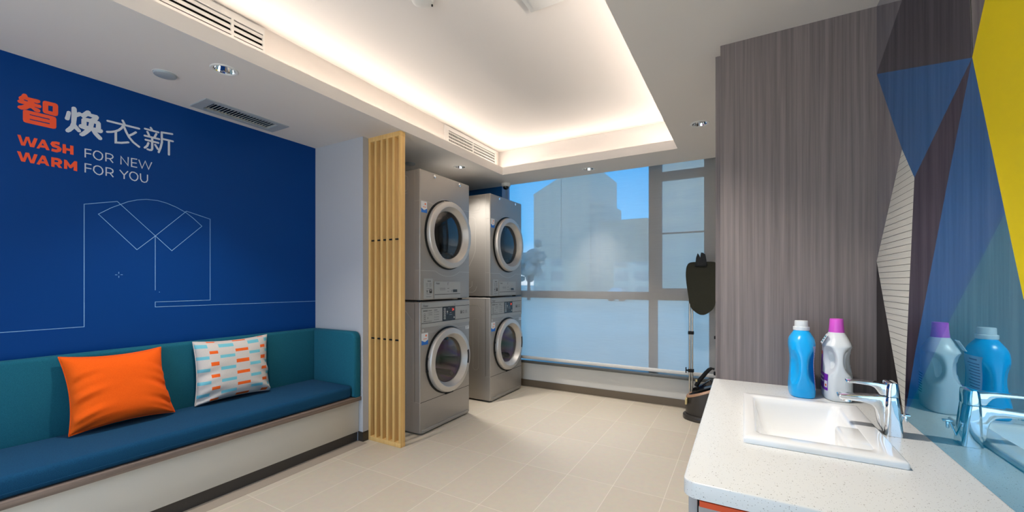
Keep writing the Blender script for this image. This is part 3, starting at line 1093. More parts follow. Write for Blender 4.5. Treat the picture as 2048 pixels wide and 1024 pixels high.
def wall_vent(label, y0, y1, z0, z1, bars, fins, mull, yf0, yf1, zf1):
    x = CX0 - TR
    t = thing('supply_grille', label, 'air vent', (x, (y0 + y1) / 2, (z0 + z1) / 2))
    to = lambda u, v, w: Vector((x + w, u, v))
    b = BM()
    flat(b, [(yf0, z0 - 0.02), (yf1, z0 - 0.02), (yf1, zf1), (yf0, zf1)], [[(y0, z0), (y1, z0), (y1, z1), (y0, z1)]], to, depth=0.012)
    for yy in mull:
        box(b, x, x + 0.012, yy - 0.006, yy + 0.006, z0, z1)
    bmesh.ops.recalc_face_normals(b, faces=b.faces[:])
    obj('frame', b, M['white_metal'], t, smooth=False)
    b = BM()
    box(b, x, x + 0.001, y0, y1, z0, z1)
    obj('duct', b, M['dark_void'], t, smooth=False)
    for k in range(bars):
        z = z0 + (k + 0.5) * (z1 - z0) / bars
        h = 0.27 * (z1 - z0) / bars if not fins else 0.17 * (z1 - z0) / bars
        b = BM()
        box(b, x + 0.004, x + 0.011, y0, y1, z - h, z + h, r=0.001)
        obj('louvre', b, M['white_metal'], t)
    if fins:
        b = BM()
        for k in range(fins):
            y = y0 + (k + 0.5) * (y1 - y0) / fins
            box(b, x + 0.001, x + 0.004, y - 0.0018, y + 0.0018, z0, z1)
        obj('fins', b, M['white_metal'], t, smooth=False)


wall_vent('long white linear air vent with three slots high on the left', 0.1, 1.204, 2.345, 2.428, 3, 0, (0.52, 1.06), 0.02, 1.212, 2.46)
wall_vent('white egg-crate air vent in the cove above the machines', 2.732, 3.461, 2.325, 2.432, 4, 56, (3.09,), 2.68, 3.50, 2.462)

# smoke detector and access panel on the upper ceiling
t = thing('smoke_detector', 'round white smoke detector on the upper ceiling at the top edge', 'smoke detector', (-1.29, 1.44, ZC))
b = BM()
lathe(b, [(0.0, -0.036), (0.032, -0.035), (0.046, -0.028), (0.050, -0.016), (0.052, -0.012)], (-1.29, 1.44, ZC), n=36)
bmesh.ops.remove_doubles(b, verts=b.verts[:], dist=1e-6)
obj('sensor_head', b, M['white_metal'], t)
b = BM()
lathe(b, [(0.052, -0.012), (0.056, -0.010), (0.058, 0.0)], (-1.29, 1.44, ZC), n=36)
obj('base', b, M['white_metal'], t)
b = BM()
cyl(b, (-1.26, 1.475, ZC - 0.037), (-1.26, 1.475, ZC - 0.030), 0.004)
obj('indicator', b, M['black_plastic'], t)
t = thing('access_panel', 'square white speaker panel on the upper ceiling right of the smoke detector', 'ceiling panel', (-0.81, 1.69, ZC))
b = BM()
box(b, -0.895, -0.725, 1.605, 1.775, ZC - 0.014, ZC, r=0.003)
obj('frame', b, M['white_metal'], t)
b = BM()
box(b, -0.868, -0.752, 1.632, 1.748, ZC - 0.019, ZC - 0.013, r=0.002)
obj('grille_plate', b, M['white_metal'], t)

# dome camera at the far corner
t = thing('security_camera', 'small white dome camera with black lens on the ceiling before the blind', 'security camera', (-2.20, 3.765, ZS))
b = BM()
lathe(b, [(0.0, -0.034), (0.034, -0.036), (0.045, -0.030), (0.049, -0.015), (0.049, 0.0)], (-2.20, 3.765, ZS), n=36)
bmesh.ops.remove_doubles(b, verts=b.verts[:], dist=1e-6)
obj('housing', b, M['white_metal'], t)
b = BM()
lathe(b, [(0.032, -0.033), (0.032, -0.044), (0.027, -0.056), (0.015, -0.064), (0.0, -0.067)], (-2.20, 3.765, ZS), n=32)
bmesh.ops.remove_doubles(b, verts=b.verts[:], dist=1e-6)
obj('lens_dome', b, M['black_gloss'], t)

# ================================================================== ROLLER BLIND
t = thing('roller_blind', 'wide translucent roller blind over the window', 'blind', (-1.1, 4.0, 0.31))
b = BM()
v = [b.verts.new(p) for p in ((-2.39, 4.0, 0.34), (0.40, 4.0, 0.34), (0.40, 4.0, 2.42), (-2.39, 4.0, 2.42))]
b.faces.new(v)
obj('blind_fabric', b, M['blind'], t, smooth=False)
b = BM()
box(b, -2.39, 0.40, 3.993, 4.009, 0.312, 0.345, r=0.004)
obj('bottom_bar', b, M['white_metal'], t)
b = BM()
cyl(b, (-2.39, 4.02, 2.425), (0.40, 4.02, 2.425), 0.02)
obj('roller_tube', b, M['white_metal'], t)

# ================================================================== BENCH
Y0B = -1.55
t = thing('banquette_bench', 'long built-in bench with teal padded back and navy seat below the mural', 'bench', (-2.66, 0.3, 0))
b = BM()
box(b, -2.92, -2.43, Y0B, 2.04, 0.07, 0.30, r=0.002)
obj('base_panel', b, M['panel_white'], t)
b = BM()
box(b, -2.92, -2.447, Y0B, 2.04, 0, 0.07)
obj('plinth', b, M['plinth'], t, smooth=False)
b = BM()
box(b, -2.92, -2.402, Y0B, 2.04, 0.30, 0.328, r=0.002)
obj('ledge_board', b, M['wood_grey_edge'], t)
b = BM()
box(b, -2.868, -2.422, Y0B, 1.978, 0.329, 0.416, r=0.024, seg=4)
seat = obj('seat_cushion', b, M['navy_fabric'], t, angle=60)
b = BM()
tube(b, [(-2.4225, Y0B, 0.352), (-2.4225, 1.95, 0.352)], 0.0016, n=6)
obj('seam', b, M['navy_fabric'], seat)
b = BM()
box(b, -2.928, -2.87, Y0B, 2.04, 0.329, 0.797, r=0.02, seg=4)
obj('backrest', b, M['teal_fabric'], t, angle=60)
b = BM()
flat(b, [(-2.868, 0.329), (-2.404, 0.329)] + [(-2.404 - 0.05 + 0.05 * math.cos(a * math.pi / 16), 0.797 - 0.05 + 0.05 * math.sin(a * math.pi / 16)) for a in range(9)] + [(-2.868, 0.797)], [],
     lambda u, v, w: Vector((u, 1.98 + w, v)), depth=0.06)
bmesh.ops.recalc_face_normals(b, faces=b.faces[:])
bmesh.ops.dissolve_limit(b, angle_limit=0.01, verts=b.verts[:], edges=b.edges[:])
bmesh.ops.bevel(b, geom=[e for e in b.edges if abs(e.verts[0].co.y - e.verts[1].co.y) < 1e-5], offset=0.016, segments=3, profile=0.5, affect='EDGES', clamp_overlap=True)
obj('side_bolster', b, M['teal_fabric'], t, angle=60)


# ================================================================== CUSHIONS
def cushion(name, label, c, front, back, mats, pat, seed, pin=0.06):
    """c: corners BL, BR, TR, TL; front/back: bulge towards the room / the backrest"""
    BL, BR, TR_, TL = [Vector(p) for p in c]
    NU, NV = 96, 96
    rr = random.Random(seed)
    ws = [(rr.uniform(0, 6.28), rr.uniform(3, 9), rr.uniform(0.5, 1)) for _ in range(5)]
    nrm = (BR - BL).cross(TL - BL).normalized()
    if nrm.x < 0:
        nrm = -nrm
    ctr = (BL + BR + TR_ + TL) / 4
    b = BM()
    grid = {}
    for side in (0, 1):
        for i in range(NU + 1):
            for j in range(NV + 1):
                edge = i in (0, NU) or j in (0, NV)
                if side == 1 and edge:
                    grid[1, i, j] = grid[0, i, j]
                    continue
                u, v = i / NU, j / NV
                s, q = 2 * u - 1, 2 * v - 1
                p = BL * (1 - u) * (1 - v) + BR * u * (1 - v) + TR_ * u * v + TL * (1 - u) * v
                # edges drawn in between the corners
                pull = pin * ((1 - s * s) * abs(q) ** 3 + (1 - q * q) * abs(s) ** 3)
                d = Vector(ctr - p)
                du, dv = (BR - BL).normalized(), (TL - BL).normalized()
                p = p - du * s * pin * (1 - q * q) * 0.5 * abs(s) - dv * q * pin * (1 - s * s) * 0.5 * abs(q)
                h = ((1 - s ** 4) * (1 - q ** 4)) ** 0.55
                # wrinkles running in from the lower corners and sides
                wr = 0.0
                for ph, fr, am in ws:
                    wr += am * math.sin(fr * 3.0 * (q + 0.35 * s * s) + ph + 2 * s)
                wr *= 0.0042 * (abs(s) ** 2.0) * (1.2 - q) * h ** 0.3 * (1 if side == 0 else 0)
                amt = (front if side == 0 else -back) * h + wr
                # stuffing sinks a little
                amt *= 1.0 - 0.12 * q
                grid[side, i, j] = b.verts.new(p + nrm * amt)
    for side in (0, 1):
        for i in range(NU):
            for j in range(NV):
                vs = [grid[side, i, j], grid[side, i + 1, j], grid[side, i + 1, j + 1], grid[side, i, j + 1]]
                if side:
                    vs.reverse()
                try:
                    f = b.faces.new(vs)
                except ValueError:
                    continue
                f.material_index = pat((i + 0.5) / NU, (j + 0.5) / NV) if pat else 0
    bmesh.ops.recalc_face_normals(b, faces=b.faces[:])
    base = (BL + BR) / 2
    t = thing(name, label, 'cushion', base)
    cov = obj('cover', b, mats, t, angle=80)
    # piped seam round the edge
    loop = [grid_p for grid_p in ()]
    b2 = BM()
    pts = []
    for i in range(NU + 1):
        pts.append((i, 0))
    for j in range(1, NV + 1):
        pts.append((NU, j))
    for i in range(NU - 1, -1, -1):
        pts.append((i, NV))
    for j in range(NV - 1, 0, -1):
        pts.append((0, j))
    me = cov.data
    co = EDGE_CO[0]
    tube(b2, [co(i, j) for i, j in pts[::2]], 0.0028, n=6, closed=True)
    obj('seam', b2, mats[0], t, angle=80)
    return t


def edge_fn(c, pin):
    BL, BR, TR_, TL = [Vector(p) for p in c]

    def f(i, j):
        u, v = i / 96, j / 96
        s, q = 2 * u - 1, 2 * v - 1
        p = BL * (1 - u) * (1 - v) + BR * u * (1 - v) + TR_ * u * v + TL * (1 - u) * v
        du, dv = (BR - BL).normalized(), (TL - BL).normalized()
        return p - du * s * pin * (1 - q * q) * 0.5 * abs(s) - dv * q * pin * (1 - s * s) * 0.5 * abs(q)
    return f


EDGE_CO = [None]
c1 = [(-2.765, 0.651, 0.424), (-2.775, 1.068, 0.424), (-2.848, 1.03, 0.788), (-2.848, 0.635, 0.793)]
EDGE_CO[0] = edge_fn(c1, 0.04)
cushion('throw_pillow', 'plain bright orange cushion leaning on the teal bench back', c1, 0.075, 0.045, [M['orange_fabric']], None, 4, 0.04)


def dashes(u, v):
    def row(off):
        return ((v + off) * 5.1) % 1.0 < 0.27
    for u0, u1, off, mi in ((0.0, 0.135, 0.09, 1), (0.15, 0.255, 0.0, 2), (0.275, 0.465, 0.09, 1), (0.478, 0.655, 0.0, 2), (0.665, 0.835, 0.08, 1), (0.842, 0.925, -0.01, 2), (0.93, 1.0, 0.08, 1)):
        if u0 <= u < u1 and row(off):
            return mi
    return 0


c2 = [(-2.80, 1.174, 0.424), (-2.79, 1.606, 0.424), (-2.848, 1.617, 0.793), (-2.848, 1.183, 0.796)]
EDGE_CO[0] = edge_fn(c2, 0.03)
cushion('throw_pillow', 'white cushion with orange and pale blue dashes leaning on the bench back', c2, 0.062, 0.03, [M['pillow_white'], M['pillow_blue'], M['pillow_orange']], dashes, 9, 0.03)

# ================================================================== OAK SLAT SCREEN
t = thing('slat_screen', 'floor to ceiling oak slat screen between the bench pier and the machines', 'screen', (-2.23, 2.11, 0))
b = BM()
box(b, -2.388, -2.068, 2.09, 2.135, 0.0, 0.03, r=0.001)
obj('bottom_rail', b, M['oak'], t)
b = BM()
box(b, -2.388, -2.068, 2.09, 2.135, 2.172, ZS, r=0.001)
obj('top_rail', b, M['oak'], t)
fx = [-2.388, -2.326, -2.266, -2.209, -2.149, -2.088]
for x in fx:
    b = BM()
    box(b, x, x + 0.02, 2.091, 2.134, 0.03, 2.172, r=0.001)
    obj('slat', b, M['oak'], t)
for z in (1.455, 0.744):
    for i in range(5):
        b = BM()
        box(b, fx[i] + 0.02, fx[i + 1], 2.100, 2.108, z - 0.005, z + 0.005)
        obj('spacer_rod', b, M['black_plastic'], t, smooth=False)

# ================================================================== WASHER / DRYER STACKS
FX = -2.10
MY0, MY1 = 2.322, 2.953
MYC = 2.653
FW = lambda u, v, w=0.0: Vector((FX + w, u, v))


def front_plate(b, y0, y1, z0, z1, th, mi=0, r=0.004):
    flat(b, rrect(y0, y1, z0, z1, r, 3), [], lambda u, v, w: Vector((FX + 0.0002 + w, u, v)), depth=th, mi=mi)


def bars(b, items, off, mi):
    for y0, y1, z0, z1 in items:
        flat(b, [(y0, z0), (y1, z0), (y1, z1), (y0, z1)], [], lambda u, v, w: Vector((FX + off, u, v)), mi=mi)


def door(parent, zc, ro, ri, glass_m, drum_m, washer):
    o = (FX, MYC, zc)
    b = BM()
    lathe(b, [(ro + 0.010, 0.0002), (ro + 0.010, 0.006), (ro - 0.004, 0.010), (ro - 0.01, 0.004)], o, 'X', 64)
    gas = obj('gasket', b, M['black_plastic'], parent)
    b = BM()
    lathe(b, [(ro - 0.004, 0.004), (ro, 0.020), (ro - 0.003, 0.036), (ro - 0.007, 0.042), (ro - 0.013, 0.045), (ri + 0.032, 0.049), (ri + 0.028, 0.047), (ri + 0.006, 0.010), (ri, 0.004), (ri - 0.002, -0.004)], o, 'X', 72)
    ring = obj('door_ring', b, M['ring'], parent, angle=28)
    b = BM()
    lathe(b, [(0.0, 0.020), (ri * 0.5, 0.016), (ri * 0.85, 0.006), (ri - 0.001, -0.003)], o, 'X', 48)
    bmesh.ops.remove_doubles(b, verts=b.verts[:], dist=1e-6)
    b.normal_update()
    if sum(f.normal.x for f in b.faces) < 0:
        bmesh.ops.reverse_faces(b, faces=b.faces[:])
    obj('door_glass', b, glass_m, ring)
    b = BM()
    if washer:
        # finger grip on the right of the ring
        a0, a1 = -16, 14
        q = [[], []]
        for k in range(9):
            a = math.radians(a0 + (a1 - a0) * k / 8)
            q[0].append((math.cos(a) * (ri + 0.022), math.sin(a) * (ri + 0.022)))
            q[1].append((math.cos(a) * (ri + 0.044), math.sin(a) * (ri + 0.044)))
        flat(b, [(MYC + x, zc + z) for x, z in q[1] + q[0][::-1]], [], lambda u, v, w: Vector((FX + 0.050 + w, u, v)), depth=0.002)
        bmesh.ops.recalc_face_normals(b, faces=b.faces[:])
        obj('door_handle', b, M['seam'], ring, smooth=False)
        for dz in (0.045, -0.05):
            b = BM()
            box(b, FX + 0.004, FX + 0.014, MYC - ro - 0.012, MYC - ro + 0.012, zc + dz - 0.008, zc + dz + 0.008, r=0.002)
            obj('hinge', b, M['black_plastic'], parent)
        b = BM()
        box(b, FX + 0.002, FX + 0.012, MYC - 0.04, MYC + 0.06, zc - ro - 0.018, zc - ro - 0.004, r=0.003)
        obj('latch', b, M['black_plastic'], parent)
    else:
        b.free()
    # drum behind the glass
    b = BM()
    rd = ri + 0.028
    lathe(b, [(ri - 0.004, -0.004), (ri + 0.012, -0.02), (rd, -0.03), (rd, -0.36), (rd * 0.8, -0.385), (0.0, -0.40)], o, 'X', 48, mis=[1, 1, 0, 0, 0])
    bmesh.ops.remove_doubles(b, verts=b.verts[:], dist=1e-6)
    drum = obj('drum', b, [drum_m, M['black_plastic']], parent)
    for k in range(3):
        a = math.radians(100 + 120 * k)
        b = BM()
        q = bmesh.new()
        box(q, FX - 0.34, FX - 0.05, -0.018, 0.018, rd - 0.055, rd - 0.002, r=0.012, seg=2)
        bmesh.ops.rotate(q, verts=q.verts[:], cent=(0, 0, 0), matrix=Matrix.Rotation(a, 3, 'X'))
        bmesh.ops.translate(q, verts=q.verts[:], vec=(0, MYC, zc))
        merge(b, q)
        obj('paddle', b, M['drum_dark'], drum)
    return ring


def sticker(parent, name, y0, y1, z0, z1):
    b = BM()
    h = z1 - z0
    front_plate(b, y0, y1, z0, z1, 0.001, 0, 0.002)
    bars(b, [(y0, y1, z0 + 0.0 * h, z0 + 0.20 * h)], 0.0016, 1)
    ym = (y0 + y1) / 2
    flat(b, [(y0, z0 + 0.2 * h), (y1, z0 + 0.2 * h), (y1, z0 + 0.40 * h), (ym, z0 + 0.24 * h), (y0, z0 + 0.40 * h)], [], lambda u, v, w: Vector((FX + 0.0016, u, v)), mi=1)
    bars(b, [(ym - 0.012, ym + 0.012, z0 + 0.26 * h, z0 + 0.30 * h)], 0.0020, 0)
    bars(b, [(y0 + 0.3 * (y1 - y0), y0 + 0.8 * (y1 - y0), z0 + 0.48 * h, z0 + 0.53 * h), (y0 + 0.6 * (y1 - y0), y0 + 0.8 * (y1 - y0), z0 + 0.70 * h, z0 + 0.86 * h)], 0.0016, 2)
    obj(name, b, [M['sticker_white'], M['sticker_blue'], M['label_orange']], parent, smooth=False)


SIDE = lambda u, v, w=0.0: Vector((u, MY0 - 0.0007, v))


def arc(cy, cz, r, a0, a1, n=18):
    return [(cy + r * math.cos(math.radians(a0 + (a1 - a0) * k / n)), cz + r * math.sin(math.radians(a0 + (a1 - a0) * k / n))) for k in range(n + 1)]


def rr_path(x0, x1, z0, z1, r):
    p = rrect(x0, x1, z0, z1, r, 5)
    return p


def make_dryer(label):
    t = thing('tumble_dryer', label, 'dryer', (-2.45, MYC, 1.012), 'silver tumble dryers stacked on washers')
    b = BM()
    box(b, -2.80, FX, MY0, MY1, 1.016, 2.004, r=0.008, seg=3)
    cut = BM()
    cyl(cut, (FX + 0.1, MYC, 1.535), (FX - 0.45, MYC, 1.535), 0.232, n=48)
    b = boolean(b, cut)
    body = obj('body', b, M['steel'], t)
    # pressed lines on the front and side, highlights painted as paler strips
    b = BM()
    up = [(MY0 + 0.003, 1.768), (2.44, 1.766)] + arc(MYC, 1.535, 0.286, 129, 51) + [(2.87, 1.772), (MY1 - 0.003, 1.772)]
    ribbon(b, up, 0.003, lambda u, v, w=0.0: FW(u, v, 0.0007))
    lo = [(MY0 + 0.003, 1.24), (2.49, 1.24)] + arc(MYC, 1.525, 0.325, 241, 299) + [(2.82, 1.24), (MY1 - 0.003, 1.238)]
    ribbon(b, lo, 0.003, lambda u, v, w=0.0: FW(u, v, 0.0007))
    ribbon(b, [(-2.153, 1.02), (-2.153, 2.0)], 0.003, SIDE)
    ribbon(b, [(-2.153, 1.765), (-2.11, 1.765)], 0.003, SIDE)
    ribbon(b, [(-2.153, 1.245), (-2.11, 1.245)], 0.003, SIDE)
    ribbon(b, [(-2.225, 1.83), (-2.79, 1.83)], 0.004, SIDE)
    ribbon(b, rr_path(-2.44, -2.222, 1.85, 1.965, 0.025), 0.004, SIDE, closed=True)
    ribbon(b, [(-2.40, 1.25), (-2.38, 1.27), (-2.34, 1.32), (-2.30, 1.39), (-2.272, 1.46), (-2.265, 1.70), (-2.275, 1.77), (-2.30, 1.79), (-2.46, 1.79)], 0.005, SIDE)
    ribbon(b, [(-2.47, 1.09), (-2.36, 1.09), (-2.33, 1.10), (-2.31, 1.12), (-2.31, 1.16)], 0.005, SIDE)
    ribbon(b, [(-2.50, 1.055), (-2.30, 1.055), (-2.27, 1.075), (-2.255, 1.11)], 0.005, SIDE)
    obj('pressed_lines', b, M['steel_light'], body, smooth=False)
    door(t, 1.535, 0.272, 0.196, M['dryer_glass'], M['drum_dark'], False)
    for y in (2.486, 2.81):
        b = BM()
        lathe(b, [(0.014, 0.0), (0.014, 0.003), (0.009, 0.005), (0.0, 0.004)], (FX, y, 1.978), 'X', 20)
        bmesh.ops.remove_doubles(b, verts=b.verts[:], dist=1e-6)
        obj('bolt', b, M['chrome'], t)
    sticker(t, 'energy_label', 2.332, 2.398, 1.678, 1.764)
    # instruction plate
    b = BM()
    front_plate(b, 2.360, 2.463, 1.026, 1.180, 0.003)
    bars(b, [(2.40, 2.44, 1.157, 1.163)], 0.0036, 1)
    for k in range(4):
        z = 1.142 - 0.008 * k
        bars(b, [(2.385, 2.392, z, z + 0.003), (2.397, 2.408, z, z + 0.0025), (2.42, 2.447, z, z + 0.0025)], 0.0036, 1)
    bars(b, [(2.39, 2.45, 1.104, 1.107), (2.385, 2.412, 1.090, 1.093), (2.390, 2.405, 1.076, 1.086), (2.387, 2.410, 1.066, 1.069), (2.39, 2.44, 1.057, 1.059), (2.387, 2.447, 1.040, 1.043)], 0.0036, 1)
    bars(b, [(2.422, 2.452, 1.068, 1.097)], 0.0036, 2)
    flat(b, [(2.428, 1.092), (2.446, 1.092), (2.437, 1.080)], [], lambda u, v, w: FW(u, v, 0.004), mi=0)
    obj('instruction_plate', b, [M['panel_silver'], M['panel_print'], M['seam']], t, smooth=False)
    # control drawer
    b = BM()
    front_plate(b, 2.480, 2.818, 1.026, 1.158, 0.004)
    bars(b, [(2.484, 2.814, 1.0535, 1.0575)], 0.0046, 2)
    text_bm(b, 'Haier', 0.022, lambda u, v: FW(2.497 + u, 1.136 + v, 0.0047), 1, offset=0.0004)
    bars(b, [(2.545, 2.615, 1.098, 1.1015), (2.64, 2.664, 1.100, 1.104), (2.64, 2.664, 1.076, 1.079)], 0.0047, 1)
    for k in range(4):
        bars(b, [(2.55 + 0.017 * k, 2.556 + 0.017 * k, 1.107, 1.110), (2.55 + 0.017 * k, 2.560 + 0.017 * k, 1.088, 1.091)], 0.0047, 1)
    bars(b, [(2.645, 2.650, 1.128, 1.15), (2.652, 2.66, 1.147, 1.150), (2.69, 2.694, 1.075, 1.085), (2.70, 2.703, 1.075, 1.09)], 0.0047, 1)
    pan = obj('control_panel', b, [M['panel_silver'], M['panel_print'], M['seam']], t, smooth=False)
    b = BM()
    front_plate(b, 2.716, 2.770, 1.070, 1.092, 0.006)
    obj('display', b, M['display'], pan, smooth=False)
    for y in (MY0 + 0.06, MY1 - 0.06):
        for x in (-2.72, -2.16):
            b = BM()
            cyl(b, (x, y, 1.003), (x, y, 1.016), 0.02)
            obj('foot', b, M['black_plastic'], t)
    return t


def make_washer(label):
    t = thing('washing_machine', label, 'washing machine', (-2.45, MYC, 0.0), 'silver front loading washing machines')
    b = BM()
    box(b, -2.80, FX, MY0, MY1, 0.014, 1.003, r=0.008, seg=3)
    cut = BM()
    cyl(cut, (FX + 0.1, MYC + 0.005, 0.523), (FX - 0.45, MYC + 0.005, 0.523), 0.222, n=48)
    b = boolean(b, cut)
    body = obj('body', b, M['steel'], t)
    b = BM()
    ribbon(b, [(MY0 + 0.004, 0.247), (MY1 - 0.004, 0.247)], 0.004, lambda u, v, w=0.0: FW(u, v, 0.0007))
    ribbon(b, [(-2.153, 0.247), (-2.153, 0.99)], 0.003, SIDE)
    obj('panel_seam', b, M['seam'], body, smooth=False)
    b = BM()
    ribbon(b, [(MY0 + 0.003, 0.772), (2.43, 0.768), (2.47, 0.765)] + arc(MYC, 0.523, 0.286, 122, 62) + [(2.84, 0.775), (MY1 - 0.003, 0.778)], 0.003, lambda u, v, w=0.0: FW(u, v, 0.0007))
    ribbon(b, [(-2.18, 0.865), (-2.24, 0.93), (-2.36, 0.93)], 0.005, SIDE)
    ribbon(b, rr_path(-2.30, -2.236, 0.30, 0.80, 0.03), 0.004, SIDE, closed=True)
    ribbon(b, [(-2.153, 0.247), (-2.105, 0.247)], 0.003, SIDE)
    obj('pressed_lines', b, M['steel_light'], body, smooth=False)  # paler strips paint the highlights of the pressed edges
    door(t, 0.523, 0.260, 0.184, M['washer_glass'], M['drum'], True)
    b = BM()
    box(b, -2.112, FX + 0.004, MY0 + 0.02, MY1 - 0.02, 0.012, 0.040, r=0.004)
    obj('toe_strip', b, M['steel_side'], t)
    for y in (MY0 + 0.06, MY1 - 0.06):
        for x in (-2.72, -2.16):
            b = BM()
            cyl(b, (x, y, 0.0), (x, y, 0.016), 0.022)
            obj('foot', b, M['black_plastic'], t)
    sticker(t, 'energy_label', 2.336, 2.410, 0.678, 0.766)
    b = BM()
    front_plate(b, 2.893, 2.947, 0.745, 0.772, 0.001, 0, 0.002)
    bars(b, [(2.90, 2.935, 0.762, 0.765), (2.90, 2.925, 0.752, 0.754)], 0.0016, 1)
    obj('serial_label', b, [M['sticker_white'], M['panel_print']], t, smooth=False)
    b = BM()
    lathe(b, [(0.012, 0.0), (0.012, 0.002), (0.008, 0.003), (0.0, 0.002)], (FX, 2.352, 0.787), 'X', 20)
    bmesh.ops.remove_doubles(b, verts=b.verts[:], dist=1e-6)
    obj('bolt', b, M['steel_light'], t)
    # header, control strip, lower strip
    b = BM()
    front_plate(b, 2.336, 2.949, 0.956, 0.994, 0.005)
    text_bm(b, 'Haier', 0.026, lambda u, v: FW(2.348 + u, 0.964 + v, 0.0057), 1, offset=0.0005)
    bars(b, [(2.735, 2.742, 0.966, 0.973)], 0.0057, 1)
    obj('header_strip', b, [M['panel_silver'], M['panel_print']], t, smooth=False)
    b = BM()
    front_plate(b, 2.338, 2.949, 0.842, 0.952, 0.004)
    bars(b, [(2.35, 2.402, 0.930, 0.938), (2.408, 2.45, 0.931, 0.936), (2.475, 2.515, 0.932, 0.937)], 0.0047, 1)
    for k in range(4):
        z = 0.918 - 0.020 * k
        bars(b, [(2.505, 2.535, z, z + 0.003), (2.48, 2.484, z - 0.002, z + 0.006), (2.494, 2.500, z - 0.002, z + 0.004)], 0.0047, 1)
    for k in range(2):
        z = 0.914 - 0.014 * k
        bars(b, [(2.402, 2.408, z, z + 0.003), (2.413, 2.455, z, z + 0.003)], 0.0047, 1)
    for k in range(4):
        z = 0.905 - 0.014 * k
        flat(b, circle(2.368, z, 0.010, 14), [circle(2.368, z, 0.0075, 14)], lambda u, v, w: FW(u, v, 0.0047), mi=1)
    bars(b, [(2.40, 2.406, 0.872, 0.884), (2.35, 2.45, 0.851, 0.854)], 0.0047, 1)
    bars(b, [(2.815, 2.843, 0.886, 0.914), (2.852, 2.872, 0.887, 0.912)], 0.0047, 1)
    bars(b, [(2.819, 2.839, 0.906, 0.910), (2.856, 2.868, 0.892, 0.908)], 0.0051, 0)
    for k in range(3):
        bars(b, [(2.885, 2.915, 0.908 - 0.010 * k, 0.911 - 0.010 * k)], 0.0047, 1)
    bars(b, [(2.338, 2.949, 0.9505, 0.9555), (2.338, 2.949, 0.8375, 0.8425)], 0.0012, 2)
    pan = obj('control_panel', b, [M['panel_silver'], M['panel_print'], M['seam']], t, smooth=False)
    b = BM()
    front_plate(b, 2.578, 2.743, 0.840, 0.953, 0.006)
    for k in range(5):
        bars(b, [(2.592, 2.616, 0.853 + 0.019 * k, 0.868 + 0.019 * k)], 0.0067, 1)
        bars(b, [(2.598, 2.610, 0.858 + 0.019 * k, 0.863 + 0.019 * k)], 0.0071, 0)
    flat(b, circle(2.638, 0.912, 0.009, 16), [], lambda u, v, w: FW(u, v, 0.0067), mi=1)
    flat(b, circle(2.727, 0.862, 0.008, 16), [], lambda u, v, w: FW(u, v, 0.0067), mi=1)
    bars(b, [(2.628, 2.648, 0.894, 0.897), (2.67, 2.69, 0.902, 0.905), (2.663, 2.70, 0.886, 0.889), (2.65, 2.668, 0.941, 0.944)], 0.0067, 1)
    obj('display', b, [M['display'], M['panel_silver']], pan, smooth=False)
    b = BM()
    text_bm(b, '24', 0.03, lambda u, v: FW(2.697 + u, 0.918 + v, 0.0068), 0, offset=0.0006)
    obj('lit_digits', b, M['red_digits'], pan, smooth=False, label='glowing red digits')
    b = BM()
    front_plate(b, 2.338, 2.949, 0.808, 0.838, 0.004)
    obj('lower_strip', b, M['panel_silver'], t, smooth=False)
    return t


w1 = make_washer('silver front loading washing machine next to the oak slat screen, under the nearer dryer')
d1 = make_dryer('silver tumble dryer next to the oak slat screen, on top of the nearer washing machine')
copy_tree(w1, (0, 0.974, 0), 'silver washing machine nearest the window blind, under the farther dryer')
copy_tree(d1, (0, 0.974, 0), 'silver tumble dryer nearest the window blind, under the dome camera')

# ================================================================== WASHBASIN COUNTER
ZT = 0.72
KX0, KX1, KY0, KY1 = -0.115, XR, 0.957, 2.0445
SX0, SX1, SY0, SY1 = 0.0, 0.335, 1.262, 1.778       # basin rim
b = BM()
outer = rrect(KX0, KX1, KY0, KY1, 0.0005, 1)
r = 0.03
outer = [(KX0 + r - r * math.cos(a * math.pi / 16), KY0 + r - r * math.sin(a * math.pi / 16)) for a in range(9)] + [(KX1, KY0), (KX1, KY1), (KX0, KY1)]
hole = rrect(SX0 + 0.015, SX1 - 0.015, SY0 + 0.015, SY1 - 0.015, 0.02)
flat(b, outer, [hole], lambda u, v, w: Vector((u, v, ZT - w)), depth=0.034)
bmesh.ops.recalc_face_normals(b, faces=b.faces[:])
bmesh.ops.dissolve_limit(b, angle_limit=0.005, verts=b.verts[:], edges=b.edges[:])
es = [e for e in b.edges if abs(e.verts[0].co.z - ZT) < 1e-5 and abs(e.verts[1].co.z - ZT) < 1e-5 and len(e.link_faces) == 2 and abs(e.calc_face_angle(0) - math.pi / 2) < 0.2
      and all((v.co.y < KY0 + 0.035 or v.co.x < KX0 + 0.035) for v in e.verts)]
bmesh.ops.bevel(b, geom=es, offset=0.004, segments=3, profile=0.5, affect='EDGES', clamp_overlap=True)
tag(obj('countertop', b, M['quartz'], loc=(0.17, 1.5, 0.686)), 'white speckled quartz countertop around the washbasin', 'countertop')

